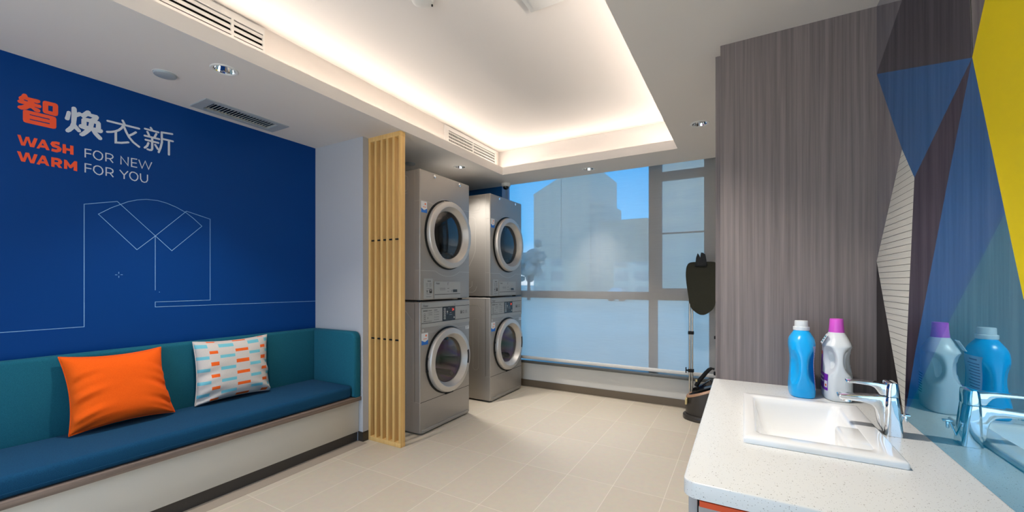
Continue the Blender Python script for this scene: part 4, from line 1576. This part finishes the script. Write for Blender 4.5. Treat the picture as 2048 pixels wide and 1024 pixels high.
t = thing('vanity_cabinet', 'grey vanity cabinet with orange edging under the speckled countertop', 'cabinet', (0.17, 1.5, 0))
b = BM()
box(b, -0.085, 0.44, 0.985, 1.0, 0.08, 0.6585)
box(b, -0.085, 0.44, 2.03, 2.044, 0.08, 0.6855)
box(b, -0.085, -0.07, 1.0, 2.03, 0.08, 0.6855)
box(b, -0.07, 0.44, 1.0, 2.03, 0.08, 0.095)
obj('carcass', b, M['cabinet_grey'], t, smooth=False)
b = BM()
box(b, -0.083, 0.44, 0.981, 1.0, 0.6595, 0.672)
obj('edge_strip', b, M['orange_edge'], t, smooth=False, label='bright orange edging strip')
b = BM()
box(b, -0.083, 0.44, 0.99, 1.0, 0.673, 0.6855)
obj('top_rail', b, M['cabinet_brown'], t, smooth=False)
for y0, y1 in ((0.99, 1.512), (1.516, 2.04)):
    b = BM()
    box(b, -0.106, -0.088, y0, y1, 0.085, 0.672, r=0.001)
    obj('cabinet_door', b, M['cabinet_grey'], t)
b = BM()
box(b, -0.05, 0.44, 1.02, 2.04, 0, 0.08)
obj('plinth', b, M['plinth'], t, smooth=False)

# basin
def rr3(x0, x1, y0, y1, r, z, n=6):
    return [Vector((x, y, z)) for x, y in rrect(x0, x1, y0, y1, r, n)]


b = BM()
ix0, ix1, iy0, iy1 = SX0 + 0.034, SX1 - 0.058, SY0 + 0.055, SY1 - 0.05
rings = [rr3(SX0 + 0.03, SX1 - 0.03, SY0 + 0.03, SY1 - 0.03, 0.02, ZT - 0.02),
         rr3(SX0 + 0.017, SX1 - 0.017, SY0 + 0.017, SY1 - 0.017, 0.02, ZT + 0.0006),
         rr3(SX0, SX1, SY0, SY1, 0.007, ZT + 0.0006),
         rr3(SX0, SX1, SY0, SY1, 0.007, ZT + 0.010),
         rr3(SX0 + 0.002, SX1 - 0.002, SY0 + 0.002, SY1 - 0.002, 0.007, ZT + 0.014),
         rr3(SX0 + 0.006, SX1 - 0.006, SY0 + 0.006, SY1 - 0.006, 0.007, ZT + 0.016),
         rr3(ix0 - 0.006, ix1 + 0.008, iy0 - 0.006, iy1 + 0.006, 0.02, ZT + 0.0165),
         rr3(ix0, ix1, iy0, iy1, 0.024, ZT + 0.013),
         rr3(ix0 + 0.004, ix1 - 0.003, iy0 + 0.006, iy1 - 0.004, 0.026, ZT - 0.005),
         rr3(ix0 + 0.03, ix1 - 0.012, iy0 + 0.03, iy1 - 0.02, 0.03, ZT - 0.085),
         rr3(ix0 + 0.05, ix1 - 0.03, iy0 + 0.05, iy1 - 0.04, 0.035, ZT - 0.105),
         rr3(ix0 + 0.09, ix1 - 0.08, iy0 + 0.17, iy1 - 0.17, 0.02, ZT - 0.112)]
loft(b, rings, cap0=False, cap1=True)
bmesh.ops.recalc_face_normals(b, faces=b.faces[:])
t = thing('washbasin', 'white rectangular ceramic washbasin set into the counter', 'sink', (0.17, 1.52, ZT))
obj('bowl', b, M['ceramic'], t, angle=60)
b = BM()
# raised tap ledge corner inside the bowl
box(b, ix1 - 0.045, ix1 + 0.02, 1.305, 1.50, ZT - 0.08, ZT + 0.0158, r=0.010, seg=3)
obj('tap_ledge', b, M['ceramic'], t, angle=60)
b = BM()
lathe(b, [(0.022, 0.0), (0.022, 0.003), (0.016, 0.004), (0.0, 0.003)], (0.15, 1.52, ZT - 0.112), n=24)
bmesh.ops.remove_doubles(b, verts=b.verts[:], dist=1e-6)
obj('drain', b, M['chrome'], t)

# tap
BODY = [(386, 721), (352, 721), (347, 726), (339, 742), (335, 772), (330, 789), (321, 799), (300, 804), (275, 805), (249, 806), (246, 819), (259, 821), (308, 824), (345, 827), (363, 829), (372, 811), (379, 786), (385, 752)]
LEVER = [(266, 857.5), (267, 863.5), (285, 864), (330, 864), (352, 861), (369, 865), (374, 858), (373, 843), (368, 836), (362, 831), (340, 830), (334, 841), (328, 849), (319, 854), (285, 856.5), (271, 856)]
t = thing('basin_tap', 'chrome single lever mixer tap beside the washbasin', 'tap', (0.366, 1.54, ZT))


def extr(poly, y0, y1, bev, m, name, par):
    b = BM()
    P_ = [(x / 1000.0, z / 1000.0) for x, z in poly]
    # smooth the outline once (corner cutting) so curves stay soft
    q = []
    for i in range(len(P_)):
        a, c = Vector(P_[i]), Vector(P_[(i + 1) % len(P_)])
        q += [tuple(a.lerp(c, 0.15)), tuple(a.lerp(c, 0.85))]
    flat(b, q, [], lambda u, v, w: Vector((u, y0 + w, v)), depth=y1 - y0)
    bmesh.ops.recalc_face_normals(b, faces=b.faces[:])
    bmesh.ops.dissolve_limit(b, angle_limit=0.005, verts=b.verts[:], edges=b.edges[:])
    es = [e for e in b.edges if len(e.link_faces) == 2 and abs(e.verts[0].co.y - e.verts[1].co.y) < 1e-6 and e.calc_face_angle(0) > 1.2]
    bmesh.ops.bevel(b, geom=es, offset=bev, segments=4, profile=0.5, affect='EDGES', clamp_overlap=True)
    return obj(name, b, m, par, angle=40)


tb = extr(BODY, 1.527, 1.563, 0.004, M['chrome'], 'spout_body', t)
b = BM()
loft(b, [rr3(x0_, x1_, 1.514, 1.572, 0.009, z_, 6) for x0_, x1_, z_ in ((0.346, 0.389, 0.7205), (0.347, 0.388, 0.728), (0.348, 0.385, 0.765), (0.349, 0.381, 0.80), (0.350, 0.378, 0.826), (0.351, 0.377, 0.828))])
obj('column', b, M['chrome'], t, angle=50)
b = BM()
loft(b, [rr3(x0_, x1_, 1.515, 1.571, 0.009, z_, 6) for x0_, x1_, z_ in ((0.350, 0.378, 0.8295), (0.351, 0.378, 0.848), (0.353, 0.377, 0.866), (0.355, 0.375, 0.868))])
obj('lever_hub', b, M['chrome'], t, angle=50)
extr(LEVER, 1.526, 1.562, 0.0025, M['chrome'], 'lever', t)
b = BM()
cyl(b, (0.268, 1.539, 0.801), (0.268, 1.539, 0.810), 0.012, n=20)
obj('aerator', b, M['chrome'], t)
b = BM()
tube(b, [(0.386, 1.553, 0.735), (0.397, 1.560, 0.770)], 0.0022, n=8)
box(b, 0.392, 0.412, 1.553, 1.567, 0.770, 0.776, r=0.002)
box(b, 0.399, 0.405, 1.556, 1.564, 0.752, 0.771, r=0.002)
obj('drain_rod', b, M['chrome'], t)

# ================================================================== DETERGENT BOTTLES
def bottle_rings(prof, n=56, e=3.2):
    """prof rows: z, half x, half y, y offset, exponent"""
    return [[Vector((p.x, p.y, p.z)) for p in sq_ring(0, r[3], r[1], r[2], r[0], r[4] if len(r) > 4 else e, n)] for r in prof]


def smooth_prof(rows, sub=5):
    out = []
    for i in range(len(rows) - 1):
        a, c = rows[i], rows[i + 1]
        p = rows[i - 1] if i > 0 else a
        d = rows[i + 2] if i + 2 < len(rows) else c
        for k in range(sub):
            s = k / sub
            out.append(tuple(0.5 * ((2 * a[j]) + (-p[j] + c[j]) * s + (2 * p[j] - 5 * a[j] + 4 * c[j] - d[j]) * s * s + (-p[j] + 3 * a[j] - 3 * c[j] + d[j]) * s ** 3) for j in range(len(a))))
    out.append(rows[-1])
    return out


def place(bm, loc, rz=0.0):
    bmesh.ops.rotate(bm, verts=bm.verts[:], cent=(0, 0, 0), matrix=Matrix.Rotation(rz, 3, 'Z'))
    bmesh.ops.translate(bm, verts=bm.verts[:], vec=loc)
    return bm


# blue bottle: flat oblong with a pinched waist on its narrow sides
BL_ = (0.196, 1.925, ZT)
t = thing('detergent_bottle', 'blue detergent bottle with a white cap by the wood partition', 'bottle', BL_)
rows = [(0.0, 0.036, 0.070, 0, 3.0), (0.005, 0.0405, 0.0755, 0, 3.2), (0.03, 0.0415, 0.0765, 0, 3.4), (0.055, 0.040, 0.0765, 0, 3.2), (0.10, 0.037, 0.0765, 0, 3.0), (0.135, 0.0365, 0.0755, 0, 3.0),
        (0.165, 0.0395, 0.073, 0, 3.0), (0.19, 0.0425, 0.068, 0.0, 2.8), (0.212, 0.041, 0.060, 0, 2.5), (0.230, 0.033, 0.047, 0, 2.2), (0.243, 0.0255, 0.030, 0, 2.0), (0.249, 0.0235, 0.0235, 0, 2.0)]
b = BM()
loft(b, bottle_rings(smooth_prof(rows, 9), n=128))
# finger hollows either side of a slim ridge at the front
for v in b.verts:
    d = ((v.co.y + 0.062) / 0.034) ** 2 + ((v.co.z - 0.112) / 0.064) ** 2
    if d < 1.0:
        v.co.x *= 0.58 + 0.42 * d ** 1.2
place(b, BL_)
obj('bottle_body', b, M['bottle_blue'], t, angle=70)
b = BM()
lathe(b, [(0.024, 0.246), (0.0265, 0.247), (0.0268, 0.258), (0.0262, 0.260), (0.0222, 0.261), (0.0215, 0.281), (0.0205, 0.283), (0.0, 0.283)], BL_, n=40)
bmesh.ops.remove_doubles(b, verts=b.verts[:], dist=1e-6)
obj('cap', b, M['cap_white'], t)


def side_label(par, ctr, sx, y0, y1, z0, z1, off, m_list, prints, r=0.012, name='label', rowsf=None):
    """label sheet following the broad side of a bottle (side sx = -1 or 1)"""
    b = BM()
    NY, NZ = 14, 16
    vs = {}
    for i in range(NY + 1):
        for j in range(NZ + 1):
            y, z = y0 + (y1 - y0) * i / NY, z0 + (z1 - z0) * j / NZ
            hx = rowsf(y, z) + off
            vs[i, j] = b.verts.new((ctr[0] + sx * hx, ctr[1] + y, ctr[2] + z))
    for i in range(NY):
        for j in range(NZ):
            q = [vs[i, j], vs[i + 1, j], vs[i + 1, j + 1], vs[i, j + 1]]
            if sx < 0:
                q.reverse()
            b.faces.new(q).material_index = 0
    for (ya, yb, za, zb, mi) in prints:
        K = 6
        for k in range(K):
            q = []
            for yy, zz in ((ya + (yb - ya) * k / K, za), (ya + (yb - ya) * (k + 1) / K, za), (ya + (yb - ya) * (k + 1) / K, zb), (ya + (yb - ya) * k / K, zb)):
                q.append(b.verts.new((ctr[0] + sx * (rowsf(yy, zz) + off + 0.0004), ctr[1] + yy, ctr[2] + zz)))
            if sx < 0:
                q.reverse()
            b.faces.new(q).material_index = mi
    return obj(name, b, m_list, par, angle=70)


def prof_fn(rows):
    sp = smooth_prof(rows)

    def f(y, z):
        for a, c in zip(sp, sp[1:]):
            if a[0] <= z <= c[0]:
                s = (z - a[0]) / max(1e-9, c[0] - a[0])
                hx, hy, oy, e = [a[j] + (c[j] - a[j]) * s for j in (1, 2, 3, 4)]
                k = min(0.98, abs((y - oy) / hy))
                return hx * (1 - k ** e) ** (1 / e)
        return sp[-1][1]
    return f


pf = prof_fn(rows)
pr = [(-0.045, -0.005, 0.178, 0.183, 1)] + [(-0.052, 0.010 - 0.006 * (k % 3), 0.165 - 0.0095 * k, 0.1685 - 0.0095 * k, 1) for k in range(13)]
side_label(t, BL_, 1, -0.058, 0.035, 0.03, 0.192, 0.0006, [M['label_lilac'], M['label_print']], pr, rowsf=pf, name='back_label')

# white bottle with a see-through grip and a pink cap
WL_ = (0.3045, 1.93, ZT)
t = thing('detergent_bottle', 'white detergent jug with a pink cap and purple label beside the tap', 'bottle', WL_)
rows = [(0.0, 0.036, 0.070, 0, 3.0), (0.005, 0.0415, 0.077, 0, 3.2), (0.03, 0.0425, 0.079, 0, 3.4), (0.10, 0.0415, 0.078, 0, 3.4), (0.15, 0.040, 0.075, 0, 3.2),
        (0.185, 0.0405, 0.068, 0.0, 3.0), (0.195, 0.0425, 0.066, 0.0, 2.9), (0.205, 0.0405, 0.061, 0.0, 2.8), (0.222, 0.034, 0.048, 0, 2.4), (0.238, 0.027, 0.032, 0, 2.1), (0.245, 0.0235, 0.0235, 0, 2.0)]
pf = prof_fn(rows)
b = BM()
loft(b, bottle_rings(smooth_prof(rows, 9), n=128))
# both broad faces dish in towards the grip opening
for v in b.verts:
    d = ((v.co.y + 0.054) / 0.048) ** 2 + ((v.co.z - 0.144) / 0.054) ** 2
    if d < 1.0:
        v.co.x *= 0.32 + 0.68 * d ** 1.2
cut = BM()
loft(cut, [[Vector((x, -0.038 + 0.015 * math.cos(2 * math.pi * k / 28) + (0.004 * math.sin(2 * math.pi * k / 28)), 0.145 + 0.032 * math.sin(2 * math.pi * k / 28))) for k in range(28)] for x in (-0.08, 0.08)])
b = boolean(b, cut)
place(b, WL_)
obj('bottle_body', b, M['bottle_white'], t, angle=50)
b = BM()
lathe(b, [(0.0235, 0.243), (0.0242, 0.245), (0.0215, 0.270), (0.0205, 0.292), (0.0195, 0.2945), (0.0, 0.2945)], WL_, n=40)
bmesh.ops.remove_doubles(b, verts=b.verts[:], dist=1e-6)
obj('cap', b, M['cap_pink'], t)
pr = [(-0.062, -0.040, 0.045, 0.070, 1), (-0.058, -0.048, 0.05, 0.058, 2), (-0.03, 0.04, 0.075, 0.082, 1), (-0.03, 0.03, 0.06, 0.066, 1)]
side_label(t, WL_, -1, -0.064, 0.05, 0.035, 0.095, 0.0008, [M['label_purple'], M['label_white'], M['label_orange']], pr, rowsf=pf, name='front_label')
side_label(t, WL_, -1, 0.0, 0.05, 0.096, 0.172, 0.0008, [M['label_purple'], M['label_orange']], [(0.004, 0.03, 0.158, 0.17, 1)], rowsf=pf, name='front_label')
pr = [(0.005 + 0.004 * (k % 2), 0.058 - 0.008 * (k % 3), 0.112 - 0.009 * k, 0.1155 - 0.009 * k, 1) for k in range(8)]
side_label(t, WL_, 1, 0.0, 0.062, 0.035, 0.125, 0.0008, [M['bottle_white'], M['label_teal']], pr, rowsf=pf, name='back_label')
b = BM()
q = bmesh.new()
box(q, -0.0006, 0.0006, -0.016, 0.016, -0.019, 0.019)
bmesh.ops.rotate(q, verts=q.verts[:], cent=(0, 0, 0), matrix=Matrix.Rotation(math.radians(28), 3, 'Y'))
bmesh.ops.translate(q, verts=q.verts[:], vec=(WL_[0] - 0.0405, WL_[1] - 0.03, WL_[2] + 0.222))
merge(b, q, 0)
for k in range(3):
    q = bmesh.new()
    box(q, -0.0012, -0.0007, -0.012, 0.010, 0.006 - 0.010 * k, 0.011 - 0.010 * k)
    bmesh.ops.rotate(q, verts=q.verts[:], cent=(0, 0, 0), matrix=Matrix.Rotation(math.radians(28), 3, 'Y'))
    bmesh.ops.translate(q, verts=q.verts[:], vec=(WL_[0] - 0.0405, WL_[1] - 0.03, WL_[2] + 0.222))
    merge(b, q, 1)
obj('hang_tag', b, [M['label_white'], M['label_teal']], t, smooth=False)

# ================================================================== MIRROR WITH COLOURED FILMS
t = thing('wall_mirror', 'frameless wall mirror with a mosaic of coloured film triangles above the counter', 'mirror', (XR + 0.005, 1.0, ZT))
b = BM()
box(b, XR + 0.0005, XR + 0.006, YB, 2.0445, ZT, ZS)
obj('mirror_glass', b, M['mirror'], t, smooth=False)
A_, B_, C_, D_ = (1.297, 1.651), (2.0445, 1.946), (1.650, 1.4625), (1.758, 1.577)
WL2, WB, S1_, S2_ = (2.0445, 1.231), (1.738, 0.7205), (1.421, 1.405), (1.639, 0.951)
TE, TE2, Y1_ = (1.417, 1.050), (1.553, 0.910), (1.166, 1.286)
top = 2.2045


def film_part(name, pts, m, lines=None):
    b = BM()
    flat(b, pts, [], lambda u, v, w: Vector((XR - w, u, v)), depth=0.0006)
    bmesh.ops.recalc_face_normals(b, faces=b.faces[:])
    mats = [m]
    if lines:
        for p, q in lines:
            ribbon(b, [p, q], 0.0013, lambda u, v, w=0.0: Vector((XR - 0.0008, u, v)), mi=1, cap=False)
        mats.append(M['film_line'])
    return obj(name, b, mats, t, smooth=False)


film_part('film_panel', [B_, A_, C_, D_], M['film_blue'])
film_part('film_panel', [A_, S1_, S2_, WB, TE2, TE, Y1_], M['film_blue'])
film_part('film_panel', [Y1_, TE, TE2, WB, (0.96, 0.7205), (1.105, 1.119)], M['film_teal'])
film_part('film_panel', [(0.96, 0.7205), (1.105, 1.119), (0.2, 1.3), (0.2, 0.7205)], M['film_teal'])
film_part('film_panel', [A_, C_, (1.717, 0.940), WB, S2_, S1_], M['film_purple'])
film_part('film_panel', [B_, A_, (1.339, top), (1.373, top)], M['film_dark'])
film_part('film_panel', [B_, (1.373, top), (2.0445, top)], M['film_pale'])
film_part('film_panel', [WL2, WB, (2.0445, 0.7205)], M['film_black'])
film_part('film_panel', [A_, (0.976, top), (0.2, top), (0.2, 1.3), (1.105, 1.119), Y1_], M['film_yellow'], None)['label'] = 'opaque bright yellow film panel'
# white film ruled with thin black lines
wp = [D_, C_, (1.717, 0.940), WB, WL2]


def clip(z_a, z_b):
    """crossing of the ruled line (fanning from z_a at the left edge to z_b at the right edge) with the polygon"""
    p, q = Vector((2.10, z_a)), Vector((1.60, z_b))
    hits = []
    for i in range(len(wp)):
        a, c = Vector(wp[i]), Vector(wp[(i + 1) % len(wp)])
        d1, d2 = q - p, c - a
        den = d1.x * d2.y - d1.y * d2.x
        if abs(den) < 1e-9:
            continue
        s = ((a.x - p.x) * d2.y - (a.y - p.y) * d2.x) / den
        u = ((a.x - p.x) * d1.y - (a.y - p.y) * d1.x) / den
        if 0 <= s <= 1 and 0 <= u <= 1:
            hits.append(s)
    if len(hits) < 2:
        return None
    return p + (q - p) * min(hits), p + (q - p) * max(hits)


rl = []
for k in range(44):
    z = 0.735 + 0.0205 * k
    h_ = clip(z, z)
    if h_:
        rl.append(h_)
film_part('film_panel', wp, M['film_white'], rl)['label'] = 'opaque white film panel ruled with thin black lines'

# ================================================================== GARMENT STEAMER
GX, GY = -0.275, 3.775
t = thing('garment_steamer', 'black upright garment steamer with ironing board before the window', 'garment steamer', (GX, GY, 0))
b = BM()
ring = lambda a, c, z, dx=0.0: [Vector((GX + dx + a * math.cos(2 * math.pi * k / 48), GY + c * math.sin(2 * math.pi * k / 48), z)) for k in range(48)]
loft(b, [ring(0.170, 0.118, 0.0), ring(0.174, 0.122, 0.008), ring(0.174, 0.122, 0.034), ring(0.168, 0.116, 0.042)])
obj('base', b, M['steamer_body'], t, angle=50)
b = BM()
slant = lambda a, c, z0, dx=0.0: [Vector((p.x, p.y, z0 + (p.x - GX) * 0.42)) for p in ring(a, c, 0, dx)]
loft(b, [ring(0.150, 0.098, 0.042), ring(0.152, 0.10, 0.06), slant(0.146, 0.096, 0.235)], cap1=False)
obj('water_tank', b, M['steamer_body'], t, angle=50)
b = BM()
loft(b, [slant(0.147, 0.097, 0.235), slant(0.149, 0.099, 0.245), slant(0.142, 0.092, 0.256), slant(0.126, 0.078, 0.252)], cap0=False, cap1=False)
obj('rim', b, M['copper'], t, angle=50)
b = BM()
loft(b, [slant(0.128, 0.080, 0.250), slant(0.126, 0.078, 0.246)])
obj('deck', b, M['black_plastic'], t)
b = BM()
box(b, -0.423, -0.408, 3.69, 3.76, 0.13, 0.175, r=0.002)
obj('badge', b, M['gold_label'], t)
# telescopic twin pole
for dx, dy in ((-0.401, 3.835), (-0.381, 3.835)):
    b = BM()
    cyl(b, (dx, dy, 0.04), (dx, dy, 1.30), 0.0085 if dx < -0.395 else 0.0075, n=16)
    obj('pole', b, M['steel_pole'], t)
for z, s in ((0.39, 0), (0.716, 0)):
    b = BM()
    box(b, -0.414, -0.368, 3.82, 3.85, z - 0.014, z + 0.014, r=0.004)
    if z < 0.5:
        cyl(b, (-0.413, 3.835, z), (-0.427, 3.835, z), 0.007)
        box(b, -0.435, -0.427, 3.827, 3.843, z - 0.026, z + 0.026, r=0.004)
    obj('clamp', b, M['black_plastic'], t)
b = BM()
cyl(b, (-0.185, 3.835, 0.04), (-0.185, 3.835, 1.30), 0.0085, n=16)
obj('pole', b, M['steel_pole'], t)
b = BM()
box(b, -0.215, -0.17, 3.82, 3.85, 0.37, 0.40, r=0.004)
obj('clamp', b, M['black_plastic'], t)
b = BM()
box(b, -0.212, -0.17, 3.82, 3.85, 0.675, 0.70, r=0.004)
obj('clamp', b, M['black_plastic'], t)
# upright board
BX, BY = -0.300, 3.79
half = [(0.0, 1.325), (0.085, 1.324), (0.110, 1.312), (0.124, 1.28), (0.129, 1.22), (0.124, 1.15), (0.112, 1.06), (0.098, 0.965), (0.082, 0.925), (0.045, 0.892), (0.015, 0.876)]
pts = [(BX - x, z) for x, z in half] + [(BX + x, z) for x, z in reversed(half[1:])]
q = []
for i in range(len(pts)):
    a, c = Vector(pts[i]), Vector(pts[(i + 1) % len(pts)])
    q += [tuple(a.lerp(c, 0.2)), tuple(a.lerp(c, 0.8))]
b = BM()
flat(b, q, [], lambda u, v, w: Vector((u, BY + w, v)), depth=0.018)
bmesh.ops.recalc_face_normals(b, faces=b.faces[:])
obj('ironing_board', b, M['steamer_board'], t, angle=40)
# folding hanger clips at the top
for pts in ([(-0.352, 1.30), (-0.346, 1.36), (-0.333, 1.398), (-0.322, 1.38), (-0.314, 1.36), (-0.318, 1.31)],
            [(-0.318, 1.31), (-0.312, 1.38), (-0.308, 1.402), (-0.292, 1.400), (-0.275, 1.385), (-0.268, 1.34), (-0.266, 1.305)]):
    b = BM()
    flat(b, pts, [], lambda u, v, w: Vector((u, BY - 0.012 + w, v)), depth=0.014)
    bmesh.ops.recalc_face_normals(b, faces=b.faces[:])
    obj('hanger_arm', b, M['black_plastic'], t, smooth=False)
b = BM()
box(b, -0.355, -0.262, BY - 0.014, BY + 0.004, 1.285, 1.308, r=0.006)
obj('hanger_bracket', b, M['black_plastic'], t)

# iron head parked on top
t = thing('steam_iron', 'black steam iron resting in the cradle of the garment steamer', 'iron', (GX, GY, 0.25))
b = BM()
sole = [(-0.378, 0.0), (-0.36, 0.018), (-0.31, 0.036), (-0.25, 0.040), (-0.205, 0.036), (-0.195, 0.0)]
sole = sole + [(x, -y) for x, y in reversed(sole[1:-1])]
zz = lambda x: 0.262 + (x - GX) * 0.42
loft(b, [[Vector((x, GY + y, zz(x))) for x, y in sole], [Vector((x, GY + y, zz(x) + 0.012)) for x, y in sole], [Vector((GX - 0.01 + (x - GX) * 0.85, GY + y * 0.8, zz(x) + 0.035)) for x, y in sole], [Vector((GX + (x - GX) * 0.55, GY + y * 0.5, zz(x) + 0.05)) for x, y in sole]])
obj('sole_body', b, M['black_gloss'], t, angle=40)
b = BM()
tube(b, [(-0.345, GY, 0.275), (-0.325, GY, 0.318), (-0.30, GY, 0.352), (-0.27, GY, 0.395), (-0.245, GY, 0.425), (-0.225, GY, 0.438)], [0.017, 0.018, 0.0165, 0.016, 0.015, 0.010], n=14)
tube(b, [(-0.228, GY, 0.436), (-0.205, GY, 0.432)], 0.008, n=10)
obj('handle', b, M['black_plastic'], t, angle=60)
b = BM()
box(b, -0.348, -0.334, GY - 0.022, GY - 0.010, 0.315, 0.335, r=0.003)
obj('steam_button', b, M['gold_label'], t)
